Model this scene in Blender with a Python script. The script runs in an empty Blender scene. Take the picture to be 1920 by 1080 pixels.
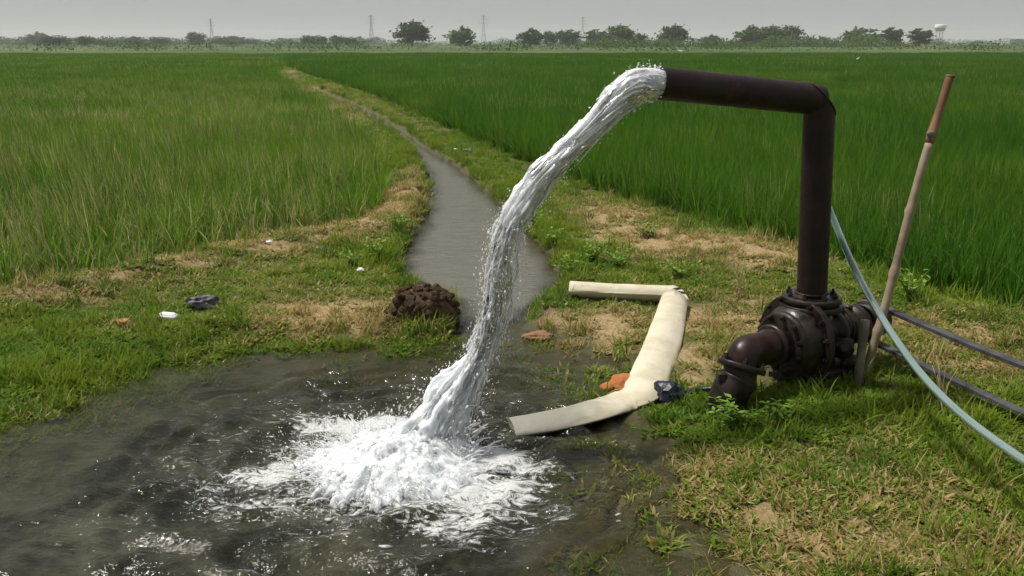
import bpy, math
import numpy as np
from mathutils import Vector, Matrix

R = math.radians
rng = np.random.default_rng(7)
scene = bpy.context.scene
COL = scene.collection

# ------------------------------------------------------------------ camera
F_PX, HOR_Y, CAM_H = 1700.0, 80.0, 1.5
PITCH = math.atan((540 - HOR_Y) / F_PX)
cam_d = bpy.data.cameras.new('camera')
cam = bpy.data.objects.new('camera', cam_d)
COL.objects.link(cam)
cam.location = (0, 0, CAM_H)
cam.rotation_euler = (math.pi / 2 - PITCH, 0, 0)
cam_d.sensor_width = 36
cam_d.lens = 36 * F_PX / 1920
cam_d.clip_start = 0.05
cam_d.clip_end = 12000
scene.camera = cam

# ------------------------------------------------------------------ sky and sun
SUN_EL, SUN_AZ = R(62), R(-68)          # sun azimuth from +Y towards +X
world = bpy.data.worlds.new('World')
scene.world = world
world.use_nodes = True
wn = world.node_tree
wn.nodes.clear()
sky = wn.nodes.new('ShaderNodeTexSky')
sky.sky_type = 'NISHITA'
sky.sun_disc = False
sky.sun_elevation = SUN_EL
sky.sun_rotation = SUN_AZ
sky.air_density = 1.0
sky.dust_density = 2.0
sky.ozone_density = 1.0
hsv = wn.nodes.new('ShaderNodeHueSaturation')
hsv.inputs['Saturation'].default_value = 0.16
bg = wn.nodes.new('ShaderNodeBackground')
bg.inputs['Strength'].default_value = 0.1
wo = wn.nodes.new('ShaderNodeOutputWorld')
wn.links.new(sky.outputs[0], hsv.inputs['Color'])
veil = wn.nodes.new('ShaderNodeMix'); veil.data_type = 'RGBA'      # even grey cloud veil over the clear sky
veil.inputs[0].default_value = 0.9
veil.inputs[7].default_value = (2.3, 2.37, 2.4, 1)
wn.links.new(hsv.outputs[0], veil.inputs[6])
wn.links.new(veil.outputs[2], bg.inputs['Color'])
wn.links.new(bg.outputs[0], wo.inputs['Surface'])

sun_d = bpy.data.lights.new('sun', 'SUN')
sun_d.energy = 2.9
sun_d.angle = R(7)
sun_d.color = (1.0, 0.95, 0.87)
sun = bpy.data.objects.new('sun', sun_d)
COL.objects.link(sun)
to_sun = Vector((math.sin(SUN_AZ) * math.cos(SUN_EL), math.cos(SUN_AZ) * math.cos(SUN_EL), math.sin(SUN_EL)))
sun.rotation_euler = to_sun.to_track_quat('Z', 'Y').to_euler()

vs = scene.view_settings
vs.view_transform = 'Standard'
vs.look = 'None'
vs.exposure = 0.7
vs.gamma = 1.0
vs.use_curve_mapping = False
scene.render.engine = 'CYCLES'
cy = scene.cycles
cy.use_denoising = True
cy.max_bounces = 6
cy.diffuse_bounces = 2
cy.use_adaptive_sampling = True
cy.adaptive_threshold = 0.04
cy.glossy_bounces = 3
cy.transmission_bounces = 5
cy.transparent_max_bounces = 16
cy.volume_bounces = 1
cy.caustics_reflective = False
cy.caustics_refractive = False
cy.sample_clamp_indirect = 6

# ------------------------------------------------------------------ helpers
CT, ST = math.cos(PITCH), math.sin(PITCH)


def at(px, py, Y):
    """world point seen in photo pixel (px, py) standing at distance Y"""
    a, b = (px - 960) / F_PX, (py - 540) / F_PX
    dy, dz = CT - b * ST, -ST - b * CT
    t = Y / dy
    return np.array([a * t, Y, CAM_H + dz * t])


def gr(px, py, z=0.0):
    """world point on level z seen in photo pixel"""
    a, b = (px - 960) / F_PX, (py - 540) / F_PX
    dy, dz = CT - b * ST, -ST - b * CT
    t = (z - CAM_H) / dz
    return np.array([a * t, dy * t, z])


_perm = np.random.default_rng(3).random((256, 256, 8)).astype(np.float64)


def vnoise(x, y, ch=0):
    xi, yi = np.floor(x).astype(int), np.floor(y).astype(int)
    fx, fy = x - xi, y - yi
    fx, fy = fx * fx * (3 - 2 * fx), fy * fy * (3 - 2 * fy)
    T = _perm[:, :, ch % 8]
    a = T[xi % 256, yi % 256]; b = T[(xi + 1) % 256, yi % 256]
    c = T[xi % 256, (yi + 1) % 256]; d = T[(xi + 1) % 256, (yi + 1) % 256]
    return (a * (1 - fx) + b * fx) * (1 - fy) + (c * (1 - fx) + d * fx) * fy


def fbm(x, y, octv=4, ch=0, gain=0.5):
    s, amp, tot = 0, 1.0, 0
    for o in range(octv):
        s = s + amp * vnoise(x * 2 ** o + 17.3 * o, y * 2 ** o + 9.1 * o, ch + o)
        tot += amp; amp *= gain
    return s / tot


def smooth(a, b, x):
    t = np.clip((x - a) / (b - a), 0, 1)
    return t * t * (3 - 2 * t)


def sdf(poly, X, Y):
    """signed distance to polygon, negative inside"""
    P = np.asarray(poly)[:, :2]
    d = np.full(X.shape, 1e9); ins = np.zeros(X.shape, bool)
    n = len(P)
    for i in range(n):
        ax, ay = P[i]; bx, by = P[(i + 1) % n]
        ex, ey = bx - ax, by - ay
        L = ex * ex + ey * ey + 1e-12
        t = np.clip(((X - ax) * ex + (Y - ay) * ey) / L, 0, 1)
        d = np.minimum(d, np.hypot(X - ax - t * ex, Y - ay - t * ey))
        if ay != by:
            c = ((ay > Y) != (by > Y)) & (X < (bx - ax) * (Y - ay) / (by - ay) + ax)
            ins ^= c
    return np.where(ins, -d, d)


def mesh_np(name, V, Fq, smooth_shade=True):
    """mesh from numpy verts (n,3) and a list of face arrays"""
    me = bpy.data.meshes.new(name)
    V = np.asarray(V, dtype=np.float32)
    arrs = Fq if isinstance(Fq, list) else [Fq]
    arrs = [np.asarray(a, dtype=np.int32) for a in arrs if len(a)]
    me.vertices.add(len(V)); me.vertices.foreach_set('co', V.ravel())
    nl = sum(a.size for a in arrs); nf = sum(len(a) for a in arrs)
    me.loops.add(nl); me.polygons.add(nf)
    me.loops.foreach_set('vertex_index', np.concatenate([a.ravel() for a in arrs]))
    starts, o = [], 0
    for a in arrs:
        k = a.shape[1]
        starts.append(o + np.arange(len(a), dtype=np.int32) * k); o += a.size
    me.polygons.foreach_set('loop_start', np.concatenate(starts).astype(np.int32))
    me.polygons.foreach_set('use_smooth', np.full(nf, smooth_shade))
    me.update(calc_edges=True)
    me.validate()
    return me


def fattr(me, name, vals):
    a = me.attributes.new(name, 'FLOAT', 'POINT')
    a.data.foreach_set('value', np.asarray(vals, dtype=np.float32).ravel())


def link(name, me, mat=None, parent=None, local=False):
    o = bpy.data.objects.new(name, me)
    COL.objects.link(o)
    if mat is not None and me is not None:
        me.materials.clear(); me.materials.append(mat)
    if parent is not None:
        o.parent = parent
        if not local and parent.parent is None: o.location = -parent.location      # mesh given in world coordinates
    return o


def thing(name, label, cat, loc=(0, 0, 0), group=None):
    o = bpy.data.objects.new(name, None)
    COL.objects.link(o)
    o.empty_display_size = 0.1
    o.location = Vector([float(c) for c in loc])
    return tag(o, label, cat, group)


def tag(o, label=None, cat=None, group=None, kind=None):
    if label: o['label'] = label
    if cat: o['category'] = cat
    if group: o['group'] = group
    if kind: o['kind'] = kind
    return o


class MB:
    """collects verts and faces of one mesh"""
    def __init__(s): s.V, s.Q, s.T, s.n = [], [], [], 0

    def add(s, V, Q=None, T=None):
        V = np.asarray(V, float)
        if Q is not None and len(Q): s.Q.append(np.asarray(Q, int) + s.n)
        if T is not None and len(T): s.T.append(np.asarray(T, int) + s.n)
        s.V.append(V); s.n += len(V)

    def mesh(s, name, sm=True):
        arr = []
        if s.Q: arr.append(np.concatenate(s.Q))
        if s.T: arr.append(np.concatenate(s.T))
        return mesh_np(name, np.concatenate(s.V), arr, sm)


def grid_faces(n, m, wrap=False):
    """quads of an n x m vertex grid (rows n), wrap joins the last column to the first"""
    i = np.arange(n - 1)[:, None]; j = np.arange(m if wrap else m - 1)[None, :]
    j2 = (j + 1) % m
    return np.stack([i * m + j, i * m + j2, (i + 1) * m + j2, (i + 1) * m + j], -1).reshape(-1, 4)


def spline(pts, n):
    """Catmull-Rom through pts (k, d), n samples"""
    P = np.asarray(pts, float)
    P = np.vstack([2 * P[0] - P[1], P, 2 * P[-1] - P[-2]])
    k = len(P) - 3
    u = np.linspace(0, k - 1e-9, n); i = u.astype(int); t = (u - i)[:, None]
    a, b, c, d = P[i], P[i + 1], P[i + 2], P[i + 3]
    return 0.5 * (2 * b + (c - a) * t + (2 * a - 5 * b + 4 * c - d) * t ** 2 + (3 * b - a - 3 * c + d) * t ** 3)


def frames(path, up=(0, 0, 1)):
    T = np.gradient(path, axis=0)
    T /= np.linalg.norm(T, axis=1)[:, None] + 1e-12
    S = np.cross(T, np.asarray(up, float)); S /= np.linalg.norm(S, axis=1)[:, None] + 1e-12
    U = np.cross(S, T)
    return T, S, U


def tube(mb, path, rad, seg=12, up=(0, 0, 1), caps=True, ry=None, wob=None):
    path = np.asarray(path, float); n = len(path)
    rad = np.broadcast_to(np.asarray(rad, float), (n,)) if np.ndim(rad) < 2 else rad
    T, S, U = frames(path, up)
    th = np.linspace(0, 2 * math.pi, seg, endpoint=False)
    rx = rad[:, None] if wob is None else rad[:, None] * wob
    r2 = rx if ry is None else np.broadcast_to(np.asarray(ry, float), (n,))[:, None]
    V = path[:, None, :] + (rx * np.cos(th))[..., None] * S[:, None, :] + (r2 * np.sin(th))[..., None] * U[:, None, :]
    V = V.reshape(-1, 3)
    Q = grid_faces(n, seg, True)
    if caps:
        b = len(V)
        V = np.vstack([V, path[:1], path[-1:]])
        j = np.arange(seg); j2 = (j + 1) % seg
        Tt = np.vstack([np.stack([np.full(seg, b), j2, j], 1),
                        np.stack([np.full(seg, b + 1), (n - 1) * seg + j, (n - 1) * seg + j2], 1)])
        mb.add(V, Q, Tt)
    else:
        mb.add(V, Q)


def lathe(mb, c, axis, prof, seg=32):
    """revolve profile [(along, radius)] about axis through c"""
    ax = np.asarray(axis, float); ax /= np.linalg.norm(ax)
    ref = np.array([0, 0, 1.0]) if abs(ax[2]) < 0.9 else np.array([1.0, 0, 0])
    s = np.cross(ax, ref); s /= np.linalg.norm(s); u = np.cross(s, ax)
    th = np.linspace(0, 2 * math.pi, seg, endpoint=False)
    ring = np.cos(th)[:, None] * s + np.sin(th)[:, None] * u
    V = np.concatenate([np.asarray(c) + a * ax + r * ring for a, r in prof])
    mb.add(V, grid_faces(len(prof), seg, True))


def box(mb, c, size, M=None, bev=0.0):
    """box (optionally with chamfered edges) about c"""
    x, y, z = np.asarray(size, float) / 2
    if bev <= 0:
        V = np.array([[sx * x, sy * y, sz * z] for sx in (-1, 1) for sy in (-1, 1) for sz in (-1, 1)])
        Q = [[0, 1, 3, 2], [4, 6, 7, 5], [0, 4, 5, 1], [2, 3, 7, 6], [0, 2, 6, 4], [1, 5, 7, 3]]
        if M is not None: V = V @ np.asarray(M).T
        mb.add(V + np.asarray(c), Q)
        return
    ring = []
    for zz, ins in ((-z, bev), (-z + bev, 0), (z - bev, 0), (z, bev)):
        X, Yy = x - ins, y - ins
        ring += [[-X + bev, -Yy, zz], [X - bev, -Yy, zz], [X, -Yy + bev, zz], [X, Yy - bev, zz],
                 [X - bev, Yy, zz], [-X + bev, Yy, zz], [-X, Yy - bev, zz], [-X, -Yy + bev, zz]]
    V = np.array(ring + [[0, 0, -z], [0, 0, z]])
    if M is not None: V = V @ np.asarray(M).T
    j = np.arange(8); j2 = (j + 1) % 8
    T = np.vstack([np.stack([np.full(8, 32), j2, j], 1), np.stack([np.full(8, 33), 24 + j, 24 + j2], 1)])
    mb.add(V + np.asarray(c), grid_faces(4, 8, True), T)


def ico(sub=1):
    import bmesh
    bm = bmesh.new(); bmesh.ops.create_icosphere(bm, subdivisions=sub, radius=1)
    V = np.array([v.co[:] for v in bm.verts]); T = np.array([[v.index for v in f.verts] for f in bm.faces])
    bm.free(); return V, T


ICO1, ICO2, ICO3, ICO4 = ico(1), ico(2), ico(3), ico(4)


def lump(seed, amp=0.3, freq=1.5, I=None):
    V, T = I or ICO2
    s = seed * 13.7
    d = fbm(V[:, 0] * freq + s + V[:, 2] * 0.7, V[:, 1] * freq + s * 0.7 + V[:, 2] * freq, 3, seed)
    return V * (1 + amp * 2 * (d - 0.5))[:, None], T


# ------------------------------------------------------------------ materials
def nmat(name):
    m = bpy.data.materials.new(name); m.use_nodes = True
    t = m.node_tree; t.nodes.clear()
    out = t.nodes.new('ShaderNodeOutputMaterial')
    return m, t, out


def N(t, typ, **kw):
    n = t.nodes.new(typ)
    for k, v in kw.items():
        if k.startswith('_'): setattr(n, k[1:], v)
        else: n.inputs[k.replace('_', ' ')].default_value = v
    return n


def mathn(t, op, a, b=None, c=None):
    n = t.nodes.new('ShaderNodeMath'); n.operation = op
    for i, v in enumerate((a, b, c)):
        if v is None: continue
        if isinstance(v, (int, float)): n.inputs[i].default_value = v
        else: t.links.new(v, n.inputs[i])
    return n.outputs[0]


def mixc(t, fac, a, b):
    n = t.nodes.new('ShaderNodeMix'); n.data_type = 'RGBA'
    for s, v in ((n.inputs[0], fac), (n.inputs[6], a), (n.inputs[7], b)):
        if isinstance(v, (int, float)): s.default_value = v
        elif isinstance(v, tuple): s.default_value = (*v, 1) if len(v) == 3 else v
        else: t.links.new(v, s)
    return n.outputs[2]


def noise(t, scale, detail=4, rough=0.55, vec=None, dist=0.0):
    n = t.nodes.new('ShaderNodeTexNoise')
    n.inputs['Scale'].default_value = scale; n.inputs['Detail'].default_value = detail
    n.inputs['Roughness'].default_value = rough; n.inputs['Distortion'].default_value = dist
    if vec is not None: t.links.new(vec, n.inputs['Vector'])
    return n.outputs[0]


def step(t, v, a, b):
    n = t.nodes.new('ShaderNodeMapRange'); n.interpolation_type = 'SMOOTHSTEP'
    t.links.new(v, n.inputs[0]); n.inputs[1].default_value = a; n.inputs[2].default_value = b
    return n.outputs[0]


def pos(t): return t.nodes.new('ShaderNodeNewGeometry').outputs['Position']
def objco(t): return t.nodes.new('ShaderNodeTexCoord').outputs['Object']


def attr(t, name, typ='GEOMETRY'):
    n = t.nodes.new('ShaderNodeAttribute'); n.attribute_name = name; n.attribute_type = typ
    return n.outputs['Fac']


def bump(t, h, strength=0.3, dist=0.01):
    n = t.nodes.new('ShaderNodeBump'); n.inputs['Strength'].default_value = strength
    n.inputs['Distance'].default_value = dist
    t.links.new(h, n.inputs['Height']); return n.outputs[0]


def pbsdf(t, out, col, rough=0.6, spec=0.5, metal=0.0, nrm=None):
    p = t.nodes.new('ShaderNodeBsdfPrincipled')
    for k, v in (('Base Color', col), ('Roughness', rough), ('Specular IOR Level', spec), ('Metallic', metal)):
        if isinstance(v, tuple): p.inputs[k].default_value = (*v, 1)
        elif isinstance(v, (int, float)): p.inputs[k].default_value = v
        else: t.links.new(v, p.inputs[k])
    if nrm is not None: t.links.new(nrm, p.inputs['Normal'])
    if out is not None: t.links.new(p.outputs[0], out.inputs['Surface'])
    return p


def simple(name, c1, c2, scale=8, rough=0.6, spec=0.4, bstr=0.3, bdist=0.005, bscale=60, metal=0.0, r2=None):
    m, t, o = nmat(name)
    v = objco(t)
    f = step(t, noise(t, scale, 5, 0.6, v), 0.35, 0.65)
    col = mixc(t, f, c1, c2)
    nr = bump(t, noise(t, bscale, 4, 0.6, v), bstr, bdist)
    rr = rough
    if r2 is not None:
        mr = t.nodes.new('ShaderNodeMapRange'); t.links.new(f, mr.inputs[0])
        mr.inputs[3].default_value = rough; mr.inputs[4].default_value = r2; rr = mr.outputs[0]
    pbsdf(t, o, col, rr, spec, metal, nr)
    return m


def leaf_mat(name, g1, g2, straw1, straw2, trans=0.35):
    """blade colour: b = random of the blade, tint = share of straw, hue = green hue"""
    m, t, o = nmat(name)
    b = attr(t, 'b'); tint = attr(t, 'tint', 'INSTANCER'); hue = attr(t, 'hue', 'INSTANCER')
    b2 = mathn(t, 'FRACT', mathn(t, 'MULTIPLY', b, 7.31))
    green = mixc(t, mathn(t, 'MULTIPLY_ADD', b2, 0.7, mathn(t, 'MULTIPLY_ADD', hue, 0.9, -0.2)), g1, g2)
    straw = mixc(t, b2, straw1, straw2)
    s = step(t, mathn(t, 'SUBTRACT', mathn(t, 'ADD', b, tint), 1.0), -0.08, 0.1)
    col = mixc(t, s, green, straw)
    d = pbsdf(t, None, col, 0.6, 0.12)
    tr = N(t, 'ShaderNodeBsdfTranslucent'); t.links.new(col, tr.inputs[0])
    mx = N(t, 'ShaderNodeMixShader'); mx.inputs[0].default_value = trans
    t.links.new(d.outputs[0], mx.inputs[1]); t.links.new(tr.outputs[0], mx.inputs[2])
    t.links.new(mx.outputs[0], o.inputs['Surface'])
    return m


M = {}
M['rice'] = leaf_mat('rice_leaf', (0.048, 0.165, 0.014), (0.165, 0.285, 0.022), (0.28, 0.30, 0.08), (0.50, 0.47, 0.23), 0.5)
M['grass'] = leaf_mat('bank_grass', (0.055, 0.15, 0.012), (0.20, 0.28, 0.025), (0.28, 0.19, 0.07), (0.54, 0.42, 0.2), 0.4)
M['weed'] = simple('weed_leaf', (0.09, 0.2, 0.02), (0.2, 0.3, 0.045), 30, 0.6, 0.15, 0.1)
M['stalk'] = simple('dry_stalk', (0.36, 0.28, 0.14), (0.48, 0.4, 0.22), 20, 0.7)
M['iron'] = simple('greasy_iron', (0.005, 0.004, 0.0035), (0.026, 0.016, 0.011), 16, 0.28, 0.3, 0.35, 0.005, 55, 0.0, 0.65)
M['iron_red'] = simple('oiled_brown_iron', (0.010, 0.0045, 0.0035), (0.026, 0.0105, 0.0075), 12, 0.3, 0.3, 0.25, 0.003, 60, 0.0, 0.5)
M['pipe'] = simple('dark_painted_pipe', (0.010, 0.005, 0.005), (0.022, 0.0105, 0.009), 7, 0.36, 0.22, 0.2, 0.002, 70, 0.0, 0.55)
m, t, o = nmat('dark_painted_pipe'); v = objco(t)
mq = N(t, 'ShaderNodeMapping'); t.links.new(v, mq.inputs['Vector']); mq.inputs['Scale'].default_value = (1, 1, 0.3)
pc_ = mixc(t, step(t, noise(t, 9, 6, 0.65, v), 0.35, 0.7), (0.009, 0.0045, 0.0045), (0.022, 0.0105, 0.009))
pc_ = mixc(t, step(t, noise(t, 16, 8, 0.75, mq.outputs[0]), 0.56, 0.7), pc_, (0.065, 0.027, 0.014))
rr_ = t.nodes.new('ShaderNodeMapRange'); t.links.new(noise(t, 22, 5, 0.6, v), rr_.inputs[0]); rr_.inputs[3].default_value = 0.25; rr_.inputs[4].default_value = 0.75
pbsdf(t, o, pc_, rr_.outputs[0], 0.28, 0, bump(t, noise(t, 60, 6, 0.7, v), 0.45, 0.004)); M['pipe'] = m
M['belt'] = simple('rubber_belt', (0.035, 0.034, 0.036), (0.08, 0.077, 0.08), 12, 0.6, 0.4)
M['pole'] = simple('weathered_pole', (0.19, 0.14, 0.09), (0.30, 0.24, 0.165), 6, 0.75, 0.3, 0.5, 0.004, 50)
M['pole_top'] = simple('reddish_pole_bark', (0.15, 0.075, 0.04), (0.23, 0.125, 0.07), 9, 0.75, 0.3, 0.5, 0.004, 50)
M['stake'] = simple('grey_stake_wood', (0.12, 0.105, 0.08), (0.24, 0.21, 0.16), 12, 0.8, 0.3, 0.6, 0.004, 70)
M['layflat'] = simple('cream_hose_fabric', (0.50, 0.46, 0.35), (0.62, 0.58, 0.47), 5, 0.5, 0.4, 0.25, 0.003, 90)
m, t, o = nmat('cream_hose_fabric'); v = objco(t); sx_ = N(t, 'ShaderNodeSeparateXYZ'); t.links.new(v, sx_.inputs[0])
hc_ = mixc(t, step(t, noise(t, 5, 5, 0.6, v), 0.35, 0.65), (0.52, 0.47, 0.34), (0.64, 0.59, 0.46))
hc_ = mixc(t, mathn(t, 'MULTIPLY', step(t, noise(t, 9, 6, 0.7, v), 0.54, 0.74), 0.45), hc_, (0.3, 0.25, 0.16))
mud_ = step(t, mathn(t, 'ADD', mathn(t, 'MULTIPLY', sx_.outputs[0], -1.0), mathn(t, 'MULTIPLY', noise(t, 6, 4, 0.6, v), 0.25)), -0.36, -0.12)
hc_ = mixc(t, mathn(t, 'MULTIPLY', mathn(t, 'MULTIPLY', mud_, step(t, mathn(t, 'MULTIPLY', sx_.outputs[1], -1.0), -4.6, -4.2)), 0.85), hc_, (0.20, 0.195, 0.17))
pbsdf(t, o, hc_, 0.55, 0.3, 0, bump(t, noise(t, 20, 3, 0.5, v, 0.6), 0.3, 0.012)); M['layflat'] = m
M['white'] = simple('white_plastic', (0.72, 0.72, 0.70), (0.8, 0.8, 0.78), 10, 0.45)
M['rag'] = simple('grey_rag', (0.05, 0.05, 0.06), (0.2, 0.19, 0.21), 16, 0.8)
M['navy'] = simple('navy_plastic', (0.008, 0.010, 0.022), (0.02, 0.025, 0.06), 9, 0.35)
M['brick'] = simple('orange_brick', (0.33, 0.11, 0.035), (0.42, 0.17, 0.06), 14, 0.85, 0.2, 0.6, 0.005, 60)
M['redstone'] = simple('dull_red_brick', (0.26, 0.12, 0.08), (0.3, 0.17, 0.11), 14, 0.85, 0.2, 0.6, 0.005, 60)
M['clod'] = simple('clod_earth', (0.05, 0.032, 0.019), (0.13, 0.085, 0.05), 18, 0.9, 0.15, 0.9, 0.008, 60)
M['leafdry'] = simple('orange_leaf', (0.42, 0.2, 0.06), (0.5, 0.27, 0.1), 20, 0.7)
M['bark'] = simple('bark', (0.06, 0.045, 0.03), (0.1, 0.08, 0.06), 2, 0.9)
M['steel'] = simple('galvanised_steel', (0.22, 0.23, 0.24), (0.3, 0.31, 0.32), 1, 0.6)
M['concrete'] = simple('pale_concrete', (0.55, 0.55, 0.53), (0.65, 0.65, 0.64), 0.5, 0.8)
M['limewash'] = simple('white_limewash', (0.78, 0.78, 0.78), (0.82, 0.82, 0.82), 0.5, 0.7)
M['tinroof'] = simple('grey_tin_roof', (0.3, 0.33, 0.36), (0.4, 0.42, 0.45), 0.5, 0.5)


def crown_mat(name, a, b):
    m, t, o = nmat(name)
    f = mathn(t, 'FRACT', mathn(t, 'ADD', attr(t, 'b'), N(t, 'ShaderNodeObjectInfo').outputs['Random']))
    col = mixc(t, f, a, b)
    d = pbsdf(t, None, col, 0.6, 0.2)
    tr = N(t, 'ShaderNodeBsdfTranslucent'); t.links.new(col, tr.inputs[0])
    mx = N(t, 'ShaderNodeMixShader'); mx.inputs[0].default_value = 0.25
    t.links.new(d.outputs[0], mx.inputs[1]); t.links.new(tr.outputs[0], mx.inputs[2])
    t.links.new(mx.outputs[0], o.inputs['Surface'])
    return m


M['crown'] = crown_mat('tree_foliage', (0.04, 0.095, 0.015), (0.11, 0.17, 0.035))
M['crown_dark'] = crown_mat('dark_tree_foliage', (0.022, 0.058, 0.013), (0.058, 0.11, 0.026))

# clear hose
m, t, o = nmat('clear_green_hose')
v = objco(t)
p = pbsdf(t, o, mixc(t, noise(t, 5, 3, 0.5, v), (0.10, 0.19, 0.165), (0.22, 0.33, 0.29)), 0.16, 0.6)
p.inputs['Transmission Weight'].default_value = 0.35
M['clearhose'] = m

# ground: attributes dry (bare / straw), wet (mud), field (paddy soil)
m, t, o = nmat('ground_soil')
v = pos(t)
n1 = noise(t, 1.3, 6, 0.65, v); n2 = noise(t, 9, 6, 0.7, v); n3 = noise(t, 55, 5, 0.7, v); n4 = noise(t, 160, 3, 0.6, v)
grassc = mixc(t, step(t, n2, 0.35, 0.65), (0.075, 0.085, 0.022), (0.14, 0.125, 0.045))
grassc = mixc(t, step(t, n3, 0.52, 0.75), grassc, (0.07, 0.045, 0.022))
dryc = mixc(t, step(t, n3, 0.3, 0.7), (0.24, 0.165, 0.075), (0.48, 0.37, 0.2))
dryc = mixc(t, step(t, n2, 0.5, 0.75), dryc, (0.20, 0.10, 0.045))
wetc = mixc(t, step(t, n2, 0.35, 0.65), (0.055, 0.052, 0.02), (0.10, 0.092, 0.042))
fieldc = mixc(t, step(t, n1, 0.35, 0.65), (0.04, 0.065, 0.012), (0.07, 0.095, 0.02))
farc = mixc(t, step(t, noise(t, 0.012, 5, 0.6, v), 0.4, 0.62), (0.05, 0.09, 0.025), (0.10, 0.125, 0.045))
dsel = step(t, mathn(t, 'ADD', attr(t, 'dry'), mathn(t, 'MULTIPLY_ADD', n2, 0.7, -0.35)), 0.3, 0.7)
c = mixc(t, dsel, grassc, dryc)
c = mixc(t, attr(t, 'field'), c, fieldc)
c = mixc(t, attr(t, 'wet'), c, wetc)
c = mixc(t, attr(t, 'far'), c, farc)
hh = mathn(t, 'ADD', mathn(t, 'MULTIPLY', n3, 0.6), mathn(t, 'MULTIPLY', n4, 0.4))
rgh = t.nodes.new('ShaderNodeMapRange'); t.links.new(attr(t, 'wet'), rgh.inputs[0])
rgh.inputs[3].default_value = 0.95; rgh.inputs[4].default_value = 0.45
pbsdf(t, o, c, rgh.outputs[0], 0.25, 0, bump(t, hh, 0.8, 0.03))
M['ground'] = m

# murky water: depth -> how much of the bed shows; foam attribute -> froth on top
m, t, o = nmat('murky_water')
v = pos(t)
mp = N(t, 'ShaderNodeMapping'); t.links.new(v, mp.inputs['Vector']); mp.inputs['Rotation'].default_value = (0, 0, R(-28)); mp.inputs['Scale'].default_value = (0.75, 1.35, 1)
depth, foam, chop = attr(t, 'depth'), attr(t, 'foam'), attr(t, 'chop')
w1 = noise(t, 6.5, 4, 0.6, mp.outputs[0], 0.8); w2 = noise(t, 26, 4, 0.6, mp.outputs[0], 0.4)
hgt = mathn(t, 'ADD', mathn(t, 'MULTIPLY', w1, 0.65), mathn(t, 'MULTIPLY', w2, 0.35))
nr = t.nodes.new('ShaderNodeBump'); nr.inputs['Distance'].default_value = 0.05
t.links.new(hgt, nr.inputs['Height']); t.links.new(chop, nr.inputs['Strength'])
murk = mixc(t, step(t, noise(t, 3.2, 7, 0.68, v, 0.6), 0.38, 0.64), (0.012, 0.013, 0.008), (0.060, 0.058, 0.036))
murk = mixc(t, attr(t, 'silt'), murk, (0.135, 0.128, 0.105))
dif = N(t, 'ShaderNodeBsdfDiffuse'); t.links.new(murk, dif.inputs[0]); t.links.new(nr.outputs[0], dif.inputs['Normal'])
trn = N(t, 'ShaderNodeBsdfTransparent'); trn.inputs[0].default_value = (0.80, 0.78, 0.62, 1)
m1 = N(t, 'ShaderNodeMixShader'); t.links.new(depth, m1.inputs[0]); t.links.new(trn.outputs[0], m1.inputs[1]); t.links.new(dif.outputs[0], m1.inputs[2])
gl = N(t, 'ShaderNodeBsdfGlossy'); gl.inputs['Roughness'].default_value = 0.06; t.links.new(nr.outputs[0], gl.inputs['Normal'])
fr = N(t, 'ShaderNodeFresnel'); fr.inputs['IOR'].default_value = 1.333; t.links.new(nr.outputs[0], fr.inputs['Normal'])
m2 = N(t, 'ShaderNodeMixShader'); t.links.new(fr.outputs[0], m2.inputs[0]); t.links.new(m1.outputs[0], m2.inputs[1]); t.links.new(gl.outputs[0], m2.inputs[2])
fn = noise(t, 15, 9, 0.78, mp.outputs[0], 1.8)
ff = step(t, mathn(t, 'SUBTRACT', mathn(t, 'ADD', mathn(t, 'MULTIPLY_ADD', fn, 1.5, -0.25), foam), 1.0), -0.06, 0.16)
fd = pbsdf(t, None, (0.72, 0.74, 0.74), 0.4, 0.4, 0, bump(t, noise(t, 70, 5, 0.7, v), 0.8, 0.01))
m3 = N(t, 'ShaderNodeMixShader'); t.links.new(mathn(t, 'MULTIPLY', ff, 0.85), m3.inputs[0]); t.links.new(m2.outputs[0], m3.inputs[1]); t.links.new(fd.outputs[0], m3.inputs[2])
t.links.new(m3.outputs[0], o.inputs['Surface'])
M['water'] = m


def aerated(name, amount, scale, stretch=None, sss=0.03):
    """falling water: clear where smooth, white where full of air bubbles"""
    m, t, o = nmat(name)
    v = objco(t)
    gl = N(t, 'ShaderNodeBsdfPrincipled'); gl.inputs['Base Color'].default_value = (0.97, 0.98, 1, 1)
    gl.inputs['Transmission Weight'].default_value = 1.0; gl.inputs['IOR'].default_value = 1.33; gl.inputs['Roughness'].default_value = 0.14
    a2 = N(t, 'ShaderNodeBsdfPrincipled'); a2.inputs['Base Color'].default_value = (0.76, 0.79, 0.82, 1)
    a2.inputs['Roughness'].default_value = 0.3; a2.inputs['Specular IOR Level'].default_value = 0.5; a2.inputs['IOR'].default_value = 1.33
    a2.inputs['Subsurface Weight'].default_value = 1.0; a2.inputs['Subsurface Radius'].default_value = (1, 1, 1); a2.inputs['Subsurface Scale'].default_value = sss
    if stretch is None:
        f = noise(t, scale, 5, 0.65, v)
    else:
        cx = N(t, 'ShaderNodeCombineXYZ'); t.links.new(attr(t, 'ang'), cx.inputs[0]); t.links.new(attr(t, 'len'), cx.inputs[1])
        f = noise(t, scale, 5, 0.65, cx.outputs[0], 0.6)
    fac = step(t, mathn(t, 'ADD', f, mathn(t, 'SUBTRACT', attr(t, 'air') if stretch else amount, 0.5)), 0.3, 0.75)
    b = N(t, 'ShaderNodeMixShader'); t.links.new(fac, b.inputs[0])
    t.links.new(gl.outputs[0], b.inputs[1]); t.links.new(a2.outputs[0], b.inputs[2])
    t.links.new(b.outputs[0], o.inputs['Surface'])
    return m


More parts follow.
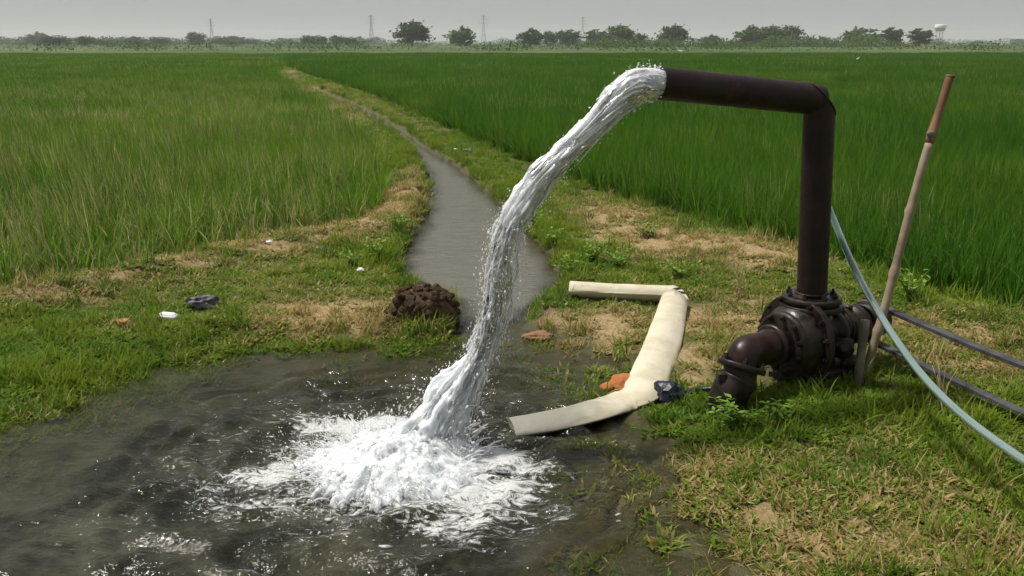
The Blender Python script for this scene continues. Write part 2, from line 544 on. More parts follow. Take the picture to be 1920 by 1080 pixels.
M['jet'] = aerated('aerated_jet', 0.5, 1.6, True)
M['spray'] = aerated('spray', 0.85, 60)
M['froth'] = aerated('froth', .62, 20, None, .04)

# ------------------------------------------------------------------ the lie of the land
WZ = -0.05                                            # water level


def px_poly(pts, z=0.0): return np.array([gr(x, y, z) for x, y in pts])


W_LEFT = [(575, 164), (620, 188), (688, 216), (742, 250), (776, 280), (793, 310), (805, 350), (800, 390), (785, 430), (758, 462), (744, 500),
          (742, 530), (790, 550), (840, 570), (850, 606), (826, 636), (750, 648), (640, 645), (520, 648), (400, 658), (280, 684), (150, 722), (50, 765),
          (-100, 830), (-420, 940)]
W_RIGHT = [(1400, 1150), (1370, 1060), (1330, 1000), (1300, 940), (1275, 880), (1262, 830), (1250, 785), (1212, 745), (1180, 712), (1120, 672), (1050, 642), (1005, 622),
           (992, 600), (1006, 578), (1040, 558), (1060, 535), (1046, 500), (1003, 450), (957, 400), (905, 350), (855, 312), (800, 280), (757, 250), (702, 214),
           (634, 182), (583, 162)]
WATER = np.vstack([px_poly(W_LEFT, WZ), [[-4.5, 0.6, 0], [0.55, 0.6, 0]], px_poly(W_RIGHT, WZ)])

L_EDGE = [(-420, 650), (0, 550), (150, 519), (300, 487), (450, 457), (560, 436), (640, 424), (690, 408), (722, 378), (735, 340), (716, 302), (655, 245), (590, 195), (520, 148), (462, 108)]
R_EDGE = [(2500, 740), (1920, 590), (1800, 566), (1700, 535), (1560, 490), (1450, 455), (1350, 425), (1250, 396), (1100, 350), (1000, 310), (950, 289), (900, 268), (840, 240), (760, 205), (680, 172), (600, 147), (520, 120), (468, 106)]
FAR_Y = 118.0
le, re_ = px_poly(L_EDGE), px_poly(R_EDGE)
le[-1], re_[-1] = [le[-1][0], FAR_Y, 0], [re_[-1][0] + 0.6, FAR_Y, 0]
FIELD_L = np.vstack([le, [[-160, FAR_Y, 0], [-160, 20, 0], [-14, 3, 0]]])
FIELD_R = np.vstack([re_, [[160, FAR_Y, 0], [160, 20, 0], [14, 3, 0]]])

# bare and straw-covered patches: centre pixel, radii in metres, strength
DRY = [(0, 562, .9, .2, .8), (150, 532, .8, .2, .75), (300, 500, .8, .2, .75), (450, 472, .8, .24, .8), (570, 448, .7, .3, .9), (660, 432, .5, .3, .9), (720, 405, .36, .45, 1.1),
       (755, 370, .34, .7, 1.1), (760, 335, .25, .6, .6), (470, 485, .35, .2, .4), (620, 588, .5, .34, 1.0), (700, 600, .32, .28, .95), (560, 540, .35, .2, .45), (350, 470, .5, .1, .4),
       (1150, 405, .42, .5, 1.1), (1180, 440, .45, .45, 1.0), (1260, 465, .55, .42, 1.1), (1350, 470, .5, .4, 1.1), (1420, 482, .42, .36, 1.05), (1470, 503, .45, .34, .85), (1090, 375, .4, .4, .35),
       (1340, 600, .42, .34, .95), (1390, 570, .32, .28, .7), (1150, 605, .36, .3, .9), (1050, 600, .3, .22, .85), (1110, 635, .32, .24, .75), (1330, 665, .3, .3, .8), (1290, 700, .2, .2, .6),
       (1600, 580, .3, .25, .6), (1720, 610, .5, .25, .5), (1850, 640, .5, .25, .7), (1850, 690, .5, .22, .7), (1780, 680, .3, .16, .6),
       (1480, 960, .34, .25, .62), (1600, 1010, .38, .25, .68), (1720, 1000, .34, .3, .5), (1310, 850, .3, .16, .7), (1270, 880, .2, .14, .6), (1560, 850, .3, .14, .5), (1420, 1030, .25, .2, .6), (1680, 900, .3, .14, .5),
       (1850, 1040, .3, .2, .4), (640, 235, .25, 3.0, .7), (560, 172, .35, 6, .8), (510, 140, .5, 16, .8), (490, 125, .6, 18, .8), (640, 205, .3, 3, .5), (600, 172, .3, 4, .5), (225, 612, .12, .08, .5)]
LUSH = [(750, 300, .35, 2.2, 1), (700, 480, .3, .35, .9), (640, 460, .35, .25, .6), (1060, 450, .35, .8, 1), (1130, 470, .3, .35, .8), (900, 300, .3, 2.2, .8), (960, 350, .3, 1.0, .7), (860, 270, .3, 2, .7),
        (1380, 790, .4, .16, 1), (1300, 800, .2, .15, .5), (1560, 770, .4, .16, .5), (1480, 770, .3, .16, .7), (1700, 570, .6, .25, .8), (40, 690, .5, .3, .9), (120, 640, .6, .25, .5), (80, 620, .6, .2, .5), (620, 635, .5, .05, .9), (700, 640, .4, .04, .8), (1860, 830, .4, .3, .5)]


def blobs(lst, X, Y):
    s = np.zeros_like(X)
    for px, py, rx, ry, k in lst:
        c = gr(px, py)
        s = np.maximum(s, k * np.exp(-((X - c[0]) / rx) ** 2 - ((Y - c[1]) / ry) ** 2))
    return s


POOL_C = gr(728, 868, WZ)                              # where the jet hits the pool


def land(X, Y):
    """height of the ground and the masks that go with it"""
    X = np.asarray(X, float); Y = np.asarray(Y, float)
    dw = sdf(WATER, X, Y) + (0.10 * (fbm(X * 2.4, Y * 2.4, 3, 5) - 0.5) + 0.12 * (fbm(X * 6.5, Y * 6.5, 3, 3) - 0.5)) * smooth(30, 8, Y)
    fl, frr = sdf(FIELD_L, X, Y), sdf(FIELD_R, X, Y)
    df = np.minimum(fl, frr)
    field = smooth(0.05, -0.1, df)
    near = smooth(60, 14, Y)
    h = 0.035 * (fbm(X * 1.1, Y * 1.1, 4, 0) - 0.5) + near * 0.03 * (fbm(X * 5.5, Y * 5.5, 4, 2) - 0.5)
    h += near * 0.016 * (fbm(X * 19, Y * 19, 3, 1) - 0.5)
    h += 0.075 * np.exp(-((fl - 0.28) / 0.24) ** 2) + 0.07 * np.exp(-((frr - 0.42) / 0.3) ** 2) * smooth(9, 6, Y)
    h = h * (1 - field) + field * (-0.05)
    pool = smooth(5.2, 4.4, Y); shal = smooth(0.0, 0.3, X) * smooth(4.95, 4.6, Y)
    sl = 0.13 + 0.6 * pool + 0.55 * shal                            # the pool shelves gently, the channel has steep banks
    bank = WZ + 0.012 * 0 + np.clip(dw, -1, 1) / sl * 0.085 + 0.014 * (fbm(X * 9, Y * 9, 3, 6) - 0.5) * near
    bank = np.maximum(bank, WZ - 0.30)
    wgt = smooth(np.minimum(sl * 1.3, .6), np.minimum(sl * .25, .12), dw) * (1 - field)
    h = h * (1 - wgt) + np.minimum(bank, 0.05) * wgt
    wet = smooth(0.20 - .13 * smooth(5, 9, Y), 0.02 - .03 * smooth(5, 9, Y), dw) * (1 - field)
    dry = blobs(DRY, X, Y); lush = blobs(LUSH, X, Y)
    far = smooth(FAR_Y - 2, FAR_Y + 3, Y)
    return h, dict(dw=dw, df=df, field=field, wet=wet, dry=dry, lush=lush, far=far)


def grow(a, b, s0, k):
    out, x, s = [], a, s0
    while x < b:
        s *= k; x += s; out.append(x)
    return np.array(out)


gx = np.arange(-4.6, 4.6, 0.038); g2 = grow(gx[-1], 3100, 0.04, 1.13)
xs = np.concatenate([-g2[::-1], gx, g2])
gy = np.arange(1.5, 11.5, 0.038); g3 = grow(gy[-1], 3200, 0.04, 1.05)
ys = np.concatenate([[-45, -20, -8, -3, 0, 0.8, 1.2], gy, g3])
GX, GY = np.meshgrid(xs, ys)
h, mk = land(GX, GY)
me = mesh_np('ground', np.stack([GX, GY, h], -1).reshape(-1, 3), grid_faces(len(ys), len(xs)))
for k in ('dry', 'wet', 'field', 'far'): fattr(me, k, mk[k] * (1 - .75 * smooth(10, 7, GY) * smooth(0.5, -0.5, GX)) if k == 'field' else mk[k])
tag(link('ground', me, M['ground']), kind='structure')


def hz(x, y): return float(land(np.array([x]), np.array([y]))[0][0])
def on(px, py, dz=0.0):
    p = gr(px, py)
    for _ in range(3): p = gr(px, py, hz(p[0], p[1]))
    p[2] += dz
    return p


# ------------------------------------------------------------------ water in channel and pool
wx = np.arange(-4.6, 1.6, 0.024)
wy = np.concatenate([np.arange(0.62, 6.2, 0.024), grow(6.2, 36, 0.024, 1.015)])
X, Y = np.meshgrid(wx, wy)
hg, mk = land(X, Y)
dep = WZ - hg
rs = np.hypot(X - POOL_C[0], (Y - POOL_C[1]))
an = np.arctan2(Y - POOL_C[1], X - POOL_C[0])
poolm = smooth(5.0, 4.5, Y)
rip = (0.014 * np.sin(rs * 34 - 2.2 * fbm(X * 4, Y * 4, 3, 3) * 6) * np.exp(-((rs - 0.75) / 0.5) ** 2) +
       0.040 * (fbm(X * 7.5, Y * 7.5, 4, 2) - 0.5) * np.exp(-(rs / 1.0) ** 2) + 0.020 * (fbm(X * 6 + Y * 3, Y * 10 - X * 3, 4, 4) - 0.5) * np.exp(-(rs / 1.9) ** 2)) * poolm
rip += 0.003 * (fbm(X * 7, Y * 9, 3, 1) - 0.5)
fv = fbm(np.cos(an) * 3 + 5, np.sin(an) * 3 + 5 + rs, 3, 2)
foam = 0.40 * np.exp(-(rs / 0.34) ** 2) + 0.27 * np.exp(-((rs - 0.36) / 0.18) ** 2) * (0.2 + fv) + 0.20 * np.exp(-(rs / 1.1) ** 2)
foam += 0.36 * smooth(.5, .7, fbm(X * 2.2 + 4, Y * 3.4 + 1, 3, 7)) * np.exp(-(rs / 1.3) ** 2)
foam = foam * poolm
keep = (dep > -0.02)
F = grid_faces(len(wy), len(wx))
kf = keep.ravel()[F].any(1)
used = np.unique(F[kf]); remap = np.full(X.size, -1); remap[used] = np.arange(len(used))
V = np.stack([X, Y, WZ + rip], -1).reshape(-1, 3)[used]
me = mesh_np('water', V, remap[F[kf]])
sel = lambda a: np.broadcast_to(a, X.shape).ravel()[used]
fattr(me, 'depth', sel(np.clip(smooth(0.0, 0.13, dep) * 1.0, 0, 0.96)))
fattr(me, 'foam', sel(foam))
fattr(me, 'chop', sel(np.where(Y > 4.7, 0.34, 0.16 + 0.7 * np.exp(-(rs / 1.1) ** 2)) * smooth(25, 8, Y) + 0.02))
fattr(me, 'silt', sel(smooth(4.4, 5.4, Y)))
tag(link('water', me, M['water']), kind='structure')

# ------------------------------------------------------------------ plants: blades, prototypes, scattering
class Blades:
    def __init__(s): s.V, s.Q, s.B, s.n = [], [], [], 0

    def add(s, base, h, w, az, lean, curl, b, seg=3):
        """n blades at once; base (n,3), other (n,)"""
        n = len(base)
        t = np.linspace(0, 1, seg + 1)
        ang = lean[:, None] + curl[:, None] * t ** 1.5
        dr = np.sin(ang) / seg; dzz = np.cos(ang) / seg
        rr = np.cumsum(np.concatenate([np.zeros((n, 1)), dr[:, 1:]], 1), 1) * h[:, None]
        zz = np.cumsum(np.concatenate([np.zeros((n, 1)), dzz[:, 1:]], 1), 1) * h[:, None]
        C = np.stack([base[:, 0:1] + rr * np.cos(az)[:, None], base[:, 1:2] + rr * np.sin(az)[:, None], base[:, 2:3] + zz], -1)
        tw = az + rng.uniform(-0.9, 0.9, n)
        side = np.stack([-np.sin(tw), np.cos(tw), np.zeros(n)], -1)
        wt = (1 - t ** 2 * 0.92) * 0.5
        off = side[:, None, :] * (wt[None, :, None] * w[:, None, None])
        V = np.stack([C - off, C + off], 2).reshape(-1, 3)
        k = (seg + 1) * 2
        i = np.arange(n)[:, None] * k + np.arange(seg)[None, :] * 2
        s.Q.append((np.stack([i, i + 1, i + 3, i + 2], -1).reshape(-1, 4)) + s.n)
        s.V.append(V); s.B.append(np.repeat(b, k)); s.n += len(V)

    def mesh(s, name):
        me = mesh_np(name, np.concatenate(s.V), np.concatenate(s.Q))
        fattr(me, 'b', np.concatenate(s.B)); return me


def new_protos(name):
    return bpy.data.collections.new(name)


def proto(coll, i, me, mat):
    me.materials.append(mat)
    o = bpy.data.objects.new('%s_%02d' % (coll.name, i), me); coll.objects.link(o)


def scatter(name, pts, rotz, scl, idx, tint, hue, coll, tilt=None):
    n = len(pts)
    me = bpy.data.meshes.new(name); me.vertices.add(n); me.vertices.foreach_set('co', np.asarray(pts, np.float32).ravel())
    rot = np.zeros((n, 3)); rot[:, 2] = rotz
    if tilt is not None: rot[:, :2] = tilt
    a = me.attributes.new('rot', 'FLOAT_VECTOR', 'POINT'); a.data.foreach_set('vector', rot.astype(np.float32).ravel())
    a = me.attributes.new('scl', 'FLOAT_VECTOR', 'POINT'); a.data.foreach_set('vector', np.broadcast_to(np.asarray(scl, np.float32).reshape(n, -1), (n, 3)).astype(np.float32).ravel())
    a = me.attributes.new('idx', 'INT', 'POINT'); a.data.foreach_set('value', np.asarray(idx, np.int32))
    fattr(me, 'tint', tint); fattr(me, 'hue', hue)
    o = link(name, me)
    g = bpy.data.node_groups.new(name + '_scatter', 'GeometryNodeTree')
    g.interface.new_socket('Geometry', in_out='INPUT', socket_type='NodeSocketGeometry')
    g.interface.new_socket('Geometry', in_out='OUTPUT', socket_type='NodeSocketGeometry')
    gi, go = g.nodes.new('NodeGroupInput'), g.nodes.new('NodeGroupOutput')
    ci = g.nodes.new('GeometryNodeCollectionInfo'); ci.inputs['Collection'].default_value = coll
    ci.inputs['Separate Children'].default_value = True; ci.inputs['Reset Children'].default_value = True
    ip = g.nodes.new('GeometryNodeInstanceOnPoints'); ip.inputs['Pick Instance'].default_value = True

    def na(nm, ty):
        q = g.nodes.new('GeometryNodeInputNamedAttribute'); q.data_type = ty; q.inputs['Name'].default_value = nm
        return q.outputs['Attribute']
    g.links.new(gi.outputs[0], ip.inputs['Points']); g.links.new(ci.outputs[0], ip.inputs['Instance'])
    g.links.new(na('idx', 'INT'), ip.inputs['Instance Index'])
    er = g.nodes.new('FunctionNodeEulerToRotation'); g.links.new(na('rot', 'FLOAT_VECTOR'), er.inputs[0])
    g.links.new(er.outputs[0], ip.inputs['Rotation'])
    g.links.new(na('scl', 'FLOAT_VECTOR'), ip.inputs['Scale'])
    g.links.new(ip.outputs[0], go.inputs[0])
    md = o.modifiers.new('scatter', 'NODES'); md.node_group = g
    return o


def rice_blades(bl, base, hs, ws, seg=3, lean=0.3, curl=0.8):
    n = len(base)
    az = rng.uniform(0, 2 * math.pi, n)
    az = np.where(rng.random(n) < 0.35, math.pi + rng.normal(0, 0.5, n), az)       # a light wind to the left
    bl.add(base, hs * rng.uniform(0.72, 1.12, n), ws * rng.uniform(0.7, 1.2, n), az, np.abs(rng.normal(lean * 0.6, lean * 0.5, n)),
           np.abs(rng.normal(curl * 0.7, curl * 0.5, n)), rng.random(n), seg)


rice = new_protos('rice_plant')
for i in range(5):                                    # 0-4 single hills
    bl = Blades(); n = 17
    a, r = rng.uniform(0, 6.28, n), 0.035 * np.sqrt(rng.random(n))
    rice_blades(bl, np.stack([r * np.cos(a), r * np.sin(a), np.zeros(n)], -1), 0.46, 0.0085, 4, .22, .6)
    proto(rice, i, bl.mesh('rice_hill'), M['rice'])
for i in range(5, 8):                                 # 5-7 one metre of crop
    bl = Blades(); n = 850
    rice_blades(bl, np.stack([rng.uniform(-.58, .58, n), rng.uniform(-.58, .58, n), np.zeros(n)], -1), 0.46, 0.016, 3)
    proto(rice, i, bl.mesh('rice_patch'), M['rice'])
for i in range(8, 10):                                # 8-9 three metres of crop, far
    bl = Blades(); n = 1700
    rice_blades(bl, np.stack([rng.uniform(-1.7, 1.7, n), rng.uniform(-1.7, 1.7, n), np.zeros(n)], -1), 0.47, 0.045, 2)
    proto(rice, i, bl.mesh('rice_patch_far'), M['rice'])

for i in range(10, 13):                               # 10-12 bunches of pale dry stems
    bl = Blades(); n = 7
    a, r = rng.uniform(0, 6.28, n), 0.05 * np.sqrt(rng.random(n))
    bl.add(np.stack([r * np.cos(a), r * np.sin(a), np.zeros(n)], -1), rng.uniform(.36, .56, n), rng.uniform(.006, .011, n), math.pi + rng.normal(0, .9, n), rng.uniform(.02, .22, n), rng.uniform(.05, .4, n), np.full(n, .97) + rng.uniform(-.03, .03, n), 4)
    proto(rice, i, bl.mesh('dry_stems'), M['rice'])


def crop(name, poly, left):
    P, I, S = [], [], []
    def cand(y0, y1, sp, lim):
        w = 0.80 * y1 + 2
        xx, yy = np.meshgrid(np.arange(-w, w, sp), np.arange(y0, y1, sp))
        xx = xx + rng.uniform(-.42, .42, xx.shape) * sp; yy = yy + rng.uniform(-.42, .42, yy.shape) * sp
        xx, yy = xx.ravel(), yy.ravel()
        k = (np.abs(xx) < 0.78 * yy + 1.6); k &= (xx < 2) if left else (xx > -60)
        xx, yy = xx[k], yy[k]
        d = sdf(poly, xx, yy)
        return xx, yy, d
    xx, yy, d = cand(3.0, 15.0, 0.105, 0)
    k = d < -0.03
    if left: k &= rng.random(len(xx)) < np.clip(1.12 - .9 * smooth(.42, .58, fbm(xx * 2.3, yy * 1.4, 3, 6)) * smooth(13, 8, yy), .2, 1)
    P.append(np.stack([xx[k], yy[k]], -1)); I.append(rng.integers(0, 5, k.sum()))
    xx, yy, d = cand(15.0, 60.0, 0.2, 0)              # ragged edge further out
    k = (d < -0.02) & (d > -0.75); P.append(np.stack([xx[k], yy[k]], -1)); I.append(rng.integers(0, 5, k.sum()))
    xx, yy, d = cand(15.0, 46.0, 0.95, 0)
    k = d < -0.62; P.append(np.stack([xx[k], yy[k]], -1)); I.append(rng.integers(5, 8, k.sum()))
    xx, yy, d = cand(46.5, FAR_Y, 2.8, 0)
    k = d < -1.5; P.append(np.stack([xx[k], yy[k]], -1)); I.append(rng.integers(8, 10, k.sum()))
    if left:
        xx, yy, d = cand(4.5, 40.0, 0.17, 0)
        k = (d < -0.1) & (rng.random(len(xx)) < .66 * smooth(.40, .62, fbm(xx * 1.1 + 3, yy * .5, 3, 2)) * smooth(42, 14, yy)) & ~((xx > -1.7) & (d > -.9))
        P.append(np.stack([xx[k], yy[k]], -1)); I.append(rng.integers(10, 13, k.sum()))
    P, I = np.concatenate(P), np.concatenate(I)
    n = len(P); x, y = P.T
    z, mk = land(x, y)
    big = fbm(x * 0.35, y * 0.35, 3, 3); mid = fbm(x * 1.6 + y * .2, y * 0.8, 3, 1)
    if left:
        tint = np.clip(0.10 + 0.26 * smooth(38, 14, y) * smooth(0.35, 0.62, mid) + 0.20 * smooth(10, 6, y) - 0.35 * smooth(-1.6, -0.2, mk['df']) * smooth(-1.9, -0.4, x) * smooth(6.3, 7.2, y) + rng.normal(0, .08, n), 0, .85)
        hue = np.clip(0.40 + 0.9 * (big - .5) + 0.26 * smooth(30, 8, y) + rng.normal(0, .18, n), 0, 1)
        hs = 0.85 + 0.5 * (mid - .5) + rng.normal(0, .12, n)
    else:
        tint = np.clip(0.03 + 0.12 * smooth(.55, .75, mid) + rng.normal(0, .02, n), 0, .4)
        hue = np.clip(0.14 + 0.9 * (big - .5) + rng.normal(0, .14, n), 0, 1)
        hs = 1.0 + 0.5 * (mid - .5) + rng.normal(0, .11, n)
    tint = np.where(I >= 10, rng.uniform(.15, .9, n), tint); hs = np.where(I >= 10, rng.uniform(.75, 1.1, n), hs)
    fara = smooth(40, 110, y)
    hs = hs * (1 - 0.1 * fara)
    rz = np.where((I >= 5) & (I < 10), rng.integers(0, 4, n) * 0.0 + rng.choice([0, math.pi], n) * 0, rng.normal(0, 0.7, n))
    sc = np.stack([np.ones(n), np.ones(n), hs], -1)
    return scatter(name, np.stack([x, y, z - 0.01], -1), rz, sc, I, tint, hue, rice)


tag(crop('rice_crop', FIELD_L, True), 'yellowing rice crop with pale dry stems left of the channel', 'rice field', kind='stuff')
tag(crop('rice_crop', FIELD_R, False), 'dense dark green rice crop right of the channel', 'rice field', kind='stuff')

# bank grass
gc = new_protos('grass_tuft')
for i in range(8):
    bl = Blades(); n = 26
    a, r = rng.uniform(0, 6.28, n), 0.045 * np.sqrt(rng.random(n))
    base = np.stack([r * np.cos(a), r * np.sin(a), np.zeros(n)], -1)
    if i < 4:      # short matted grass
        bl.add(base, rng.uniform(.02, .055, n), rng.uniform(.0035, .006, n), rng.uniform(0, 6.28, n), rng.uniform(.3, 1.1, n), rng.uniform(.2, 1.0, n), rng.random(n), 3)
    elif i < 6:    # small creeping leaves
        bl.add(base, rng.uniform(.02, .05, n), rng.uniform(.008, .014, n), rng.uniform(0, 6.28, n), rng.uniform(.5, 1.2, n), rng.uniform(.3, .8, n), rng.random(n), 3)
    else:          # taller blades
        bl.add(base, rng.uniform(.05, .12, n), rng.uniform(.004, .0075, n), rng.uniform(0, 6.28, n), rng.uniform(.1, .7, n), rng.uniform(.2, 1.0, n), rng.random(n), 4)
    proto(gc, i, bl.mesh('grass_tuft'), M['grass'])


def bank_points():
    P = []
    def dart(y0, y1, dens, wf):
        a = (y1 - y0) * 2 * (wf * y1 + 1)
        n = int(a * dens)
        x, y = rng.uniform(-(wf * y1 + 1), wf * y1 + 1, n), rng.uniform(y0, y1, n)
        k = np.abs(x) < wf * y + 1
        P.append(np.stack([x[k], y[k]], -1))
    dart(1.9, 5.0, 950, .72); dart(5.0, 9.0, 520, .7); dart(9, 16, 260, .5); dart(16, 40, 60, .3); dart(40, 116, 9, .35)
    return np.concatenate(P)


HOSE_LINE = [gr(*q)[:2] for q in ((1068, 553), (1272, 566), (1248, 640), (1228, 690), (1212, 738), (1120, 778))]
PUMP_LINE = [gr(*q)[:2] for q in ((1385, 725), (1500, 690), (1640, 660))]
P = bank_points(); x, y = P.T
z, mk = land(x, y)
cl = fbm(x * 3.2, y * 3.2, 4, 4); cl2 = fbm(x * 9, y * 9, 3, 6)
prob = np.clip(0.95 - 0.9 * mk['dry'] * smooth(.38, .56, cl2) - 0.25 * smooth(.5, .7, cl), 0.06, 1)
dep = WZ - z
prob = np.where(dep > 0, prob * smooth(0.11, 0.0, dep) * np.maximum(smooth(.40, .60, cl), smooth(.025, 0, dep) * .7) * (x * 0 + 1), prob)
prob = np.where((dep > 0) & (x > -.2) & (y < 4.7), prob * .3, prob)
prob = np.where((dep <= 0) & (mk['dw'] < .42) & (x > -.05) & (y < 5.1) & (y > 3.9), prob * (.2 + .5 * smooth(.45, .6, cl2)), prob)
prob = np.where((y > 4.7) & (dep > -0.005), 0, prob) * np.where((y > 11) & (mk['dw'] < .05), 0, 1)
for line, rr_ in ((HOSE_LINE, .085), (PUMP_LINE, .09)):
    for (ax_, ay_), (bx_, by_) in zip(line[:-1], line[1:]):
        ex_, ey_ = bx_ - ax_, by_ - ay_; tt_ = np.clip(((x - ax_) * ex_ + (y - ay_) * ey_) / (ex_ ** 2 + ey_ ** 2), 0, 1)
        prob = np.where(np.hypot(x - ax_ - tt_ * ex_, y - ay_ - tt_ * ey_) < rr_, 0, prob)      # pressed flat under hose and pump
k = (mk['df'] > -0.02) & (rng.random(len(x)) < prob) & (mk['far'] < .5)
x, y, z, cl, cl2, dep = x[k], y[k], z[k], cl[k], cl2[k], dep[k]; mk = {q: v_[k] for q, v_ in mk.items()}
n = len(x)
u = rng.random(n)
tall = (u < 0.03 + 0.30 * mk['lush'] * smooth(.35, .55, cl) + 0.12 * smooth(.3, .0, mk['df']) + .40 * smooth(.22, .05, mk['dw']) * (y > 4.7)) & (dep < 0.02)
creep = (~tall) & (rng.random(n) < 0.30 + 0.45 * smooth(.48, .62, cl2) - .2 * mk['dry'])
idx = np.where(tall, rng.integers(6, 8, n), np.where(creep, rng.integers(4, 6, n), rng.integers(0, 4, n)))
tint = np.clip(0.10 + 0.02 * smooth(.6, 1.2, x) * smooth(3.6, 3.0, y) + 0.80 * mk['dry'] + 0.5 * (cl2 - .5) + 0.35 * (cl - .5) - 0.4 * mk['lush'] + rng.normal(0, .1, n), 0, 1)
hue = np.clip(0.48 + 1.3 * (cl - .5) + 0.25 * mk['lush'] + rng.normal(0, .12, n), 0, 1)
scl = rng.uniform(.75, 1.35, n) * np.where(y > 16, 1.5, 1.0) * np.where(y > 40, 1.6, 1)
tag(scatter('bank_grass', np.stack([x, y, z - 0.004], -1), rng.uniform(0, 6.28, n), scl, idx, tint, hue, gc), 'short mixed green and straw-coloured grass covering the earth banks', 'grass', kind='stuff')
print('grass tufts', n)

# ------------------------------------------------------------------ discharge pipe
RB, RT = at(1522, 552, 3.95), at(1537, 187, 3.93)       # riser axis, foot and corner
MO = at(1236, 156, 3.70)                                # mouth of the outlet
R_V, R_H = 0.066, 0.063
pipe = thing('discharge_pipe', 'dark brown steel pipe rising from the pump and bending left to its outlet', 'pipe', RB)


def mitred(mb, a, b, r, na=None, nb=None, seg=40, rings=14, wall=0.0):
    """tube from a to b whose ends are cut by planes with normals na, nb"""
    d = (b - a) / np.linalg.norm(b - a)
    s = np.cross(d, [0, 1, 0.02]); s /= np.linalg.norm(s); u = np.cross(s, d)
    th = np.linspace(0, 2 * math.pi, seg, endpoint=False)
    ring = r * (np.cos(th)[:, None] * s + np.sin(th)[:, None] * u)
    ea = np.zeros(seg) if na is None else -(ring @ na) / (d @ na)
    eb = np.zeros(seg) if nb is None else -(ring @ nb) / (d @ nb)
    L = np.linalg.norm(b - a)
    V = []
    for f in np.linspace(0, 1, rings):
        al = (1 - f) * ea + f * (L + eb)
        V.append(a + ring + al[:, None] * d)
    mb.add(np.concatenate(V), grid_faces(rings, seg, True))
    return d, s, u


dv = (RT - RB) / np.linalg.norm(RT - RB); dh = (MO - RT) / np.linalg.norm(MO - RT)
nm = dv - dh; nm /= np.linalg.norm(nm)
mb = MB(); mitred(mb, RB, RT, R_V, None, nm); link('riser', mb.mesh('riser'), M['pipe'], pipe)
mb = MB(); mitred(mb, RT, MO, R_V * 0.995, nm, None); mitred(mb, MO, RT, R_V * 0.995 - 0.005, None, None)
lathe(mb, MO, dh, [(0, R_V * .995), (0.001, R_V - 0.003), (0, R_V - 0.005)], 40)
# taper the outlet slightly towards its mouth
outl = link('outlet_arm', mb.mesh('outlet_arm'), M['pipe'], pipe)
# weld bead round the mitre
th = np.linspace(0, 2 * math.pi, 61)
s = np.cross(dv, [0, 1, 0]); s /= np.linalg.norm(s); u = np.cross(s, dv)
rg = R_V * 1.0 * (np.cos(th)[:, None] * s + np.sin(th)[:, None] * u)
wl = RT + rg + (-(rg @ nm) / (dv @ nm))[:, None] * dv
mb = MB(); tube(mb, wl, 0.0045 * (1 + .4 * (vnoise(np.arange(61) * .9, np.zeros(61)) - .5)), 8, (0.3, 1, 0.2), False)
link('weld_bead', mb.mesh('weld_bead'), M['iron'], pipe)
mb = MB()
th2 = np.linspace(0, 2 * math.pi, 41)
c0 = RB + dv * 0.012
tube(mb, c0 + (R_V + 0.003) * (np.cos(th2)[:, None] * s + np.sin(th2)[:, None] * u), 0.007, 8, (0, 0, 1), False)
link('foot_weld', mb.mesh('foot_weld'), M['iron'], pipe)

# ------------------------------------------------------------------ centrifugal pump
YAW = R(33)
AX = np.array([math.cos(YAW), math.sin(YAW), 0.0])      # shaft, towards the pulley
SD = np.array([math.sin(YAW), -math.cos(YAW), 0.0])     # sideways, towards the viewer
UP = np.array([0, 0, 1.0])
PC = np.array([RB[0], RB[1], 0.0])
ZA = 0.205                                              # height of the shaft
pump = thing('water_pump', 'black greasy cast iron centrifugal pump standing in the grass under the riser', 'pump', (PC[0], PC[1], 0.0))


def L(a, s_, z): return PC + AX * a + SD * s_ + UP * z


PM = np.stack([AX, SD, UP], 1)
# volute: spiral casing about the shaft
VU, VR = -0.085, 0.182
seg, ring = 96, 24
V = []
for i in range(seg):
    a_ = 2 * math.pi * i / seg
    g_ = (a_ / (2 * math.pi) + 0.25) % 1.0
    rt = 0.068 + 0.022 * g_
    rd = (math.cos(a_) * -SD + math.sin(a_) * UP)
    c = L(VU, 0, ZA) + (VR - .03 + .03 * g_ - rt) * rd
    for j in range(ring):
        b_ = 2 * math.pi * j / ring
        rr = rt * (1 + 0.05 * (fbm(np.array([i * .3]), np.array([j * .5]), 3)[0] - .5))
        V.append(c + rr * (math.cos(b_) * rd + 1.25 * math.sin(b_) * AX))
V = np.array(V)
F = [[i * ring + j, i * ring + (j + 1) % ring, ((i + 1) % seg) * ring + (j + 1) % ring, ((i + 1) % seg) * ring + j] for i in range(seg) for j in range(ring)]
mb = MB(); mb.add(V, F)
vol = link('volute_casing', mb.mesh('volute_casing'), M['iron'], pump)
mb = MB(); lathe(mb, L(VU, 0, ZA), AX, [(-.100, 0.02), (-.103, .125), (-.097, .137), (-.07, .14), (.07, .14), (.09, .135), (.093, .02)], 48)
link('face_plate', mb.mesh('face_plate'), M['iron'], vol)
for i in range(10):
    a_ = 2 * math.pi * (i + .4) / 10
    mb = MB(); lathe(mb, L(VU - .102, 0, ZA) + 0.118 * (math.cos(a_) * SD + math.sin(a_) * UP), -AX, [(0, .012), (.014, .012), (.015, .007), (.024, .007), (.0245, .0001)], 6)
    link('bolt', mb.mesh('bolt', False), M['iron'], vol)
mb = MB(); lathe(mb, L(VU, 0, ZA), AX, [(-.016, .12), (-.016, VR + .018), (-.013, VR + .022), (-.002, VR + .022), (.0, VR + .019), (.002, VR + .022), (.013, VR + .022), (.016, VR + .018), (.016, .12)], 64)
rim = link('casing_rim', mb.mesh('casing_rim', False), M['iron'], pump)
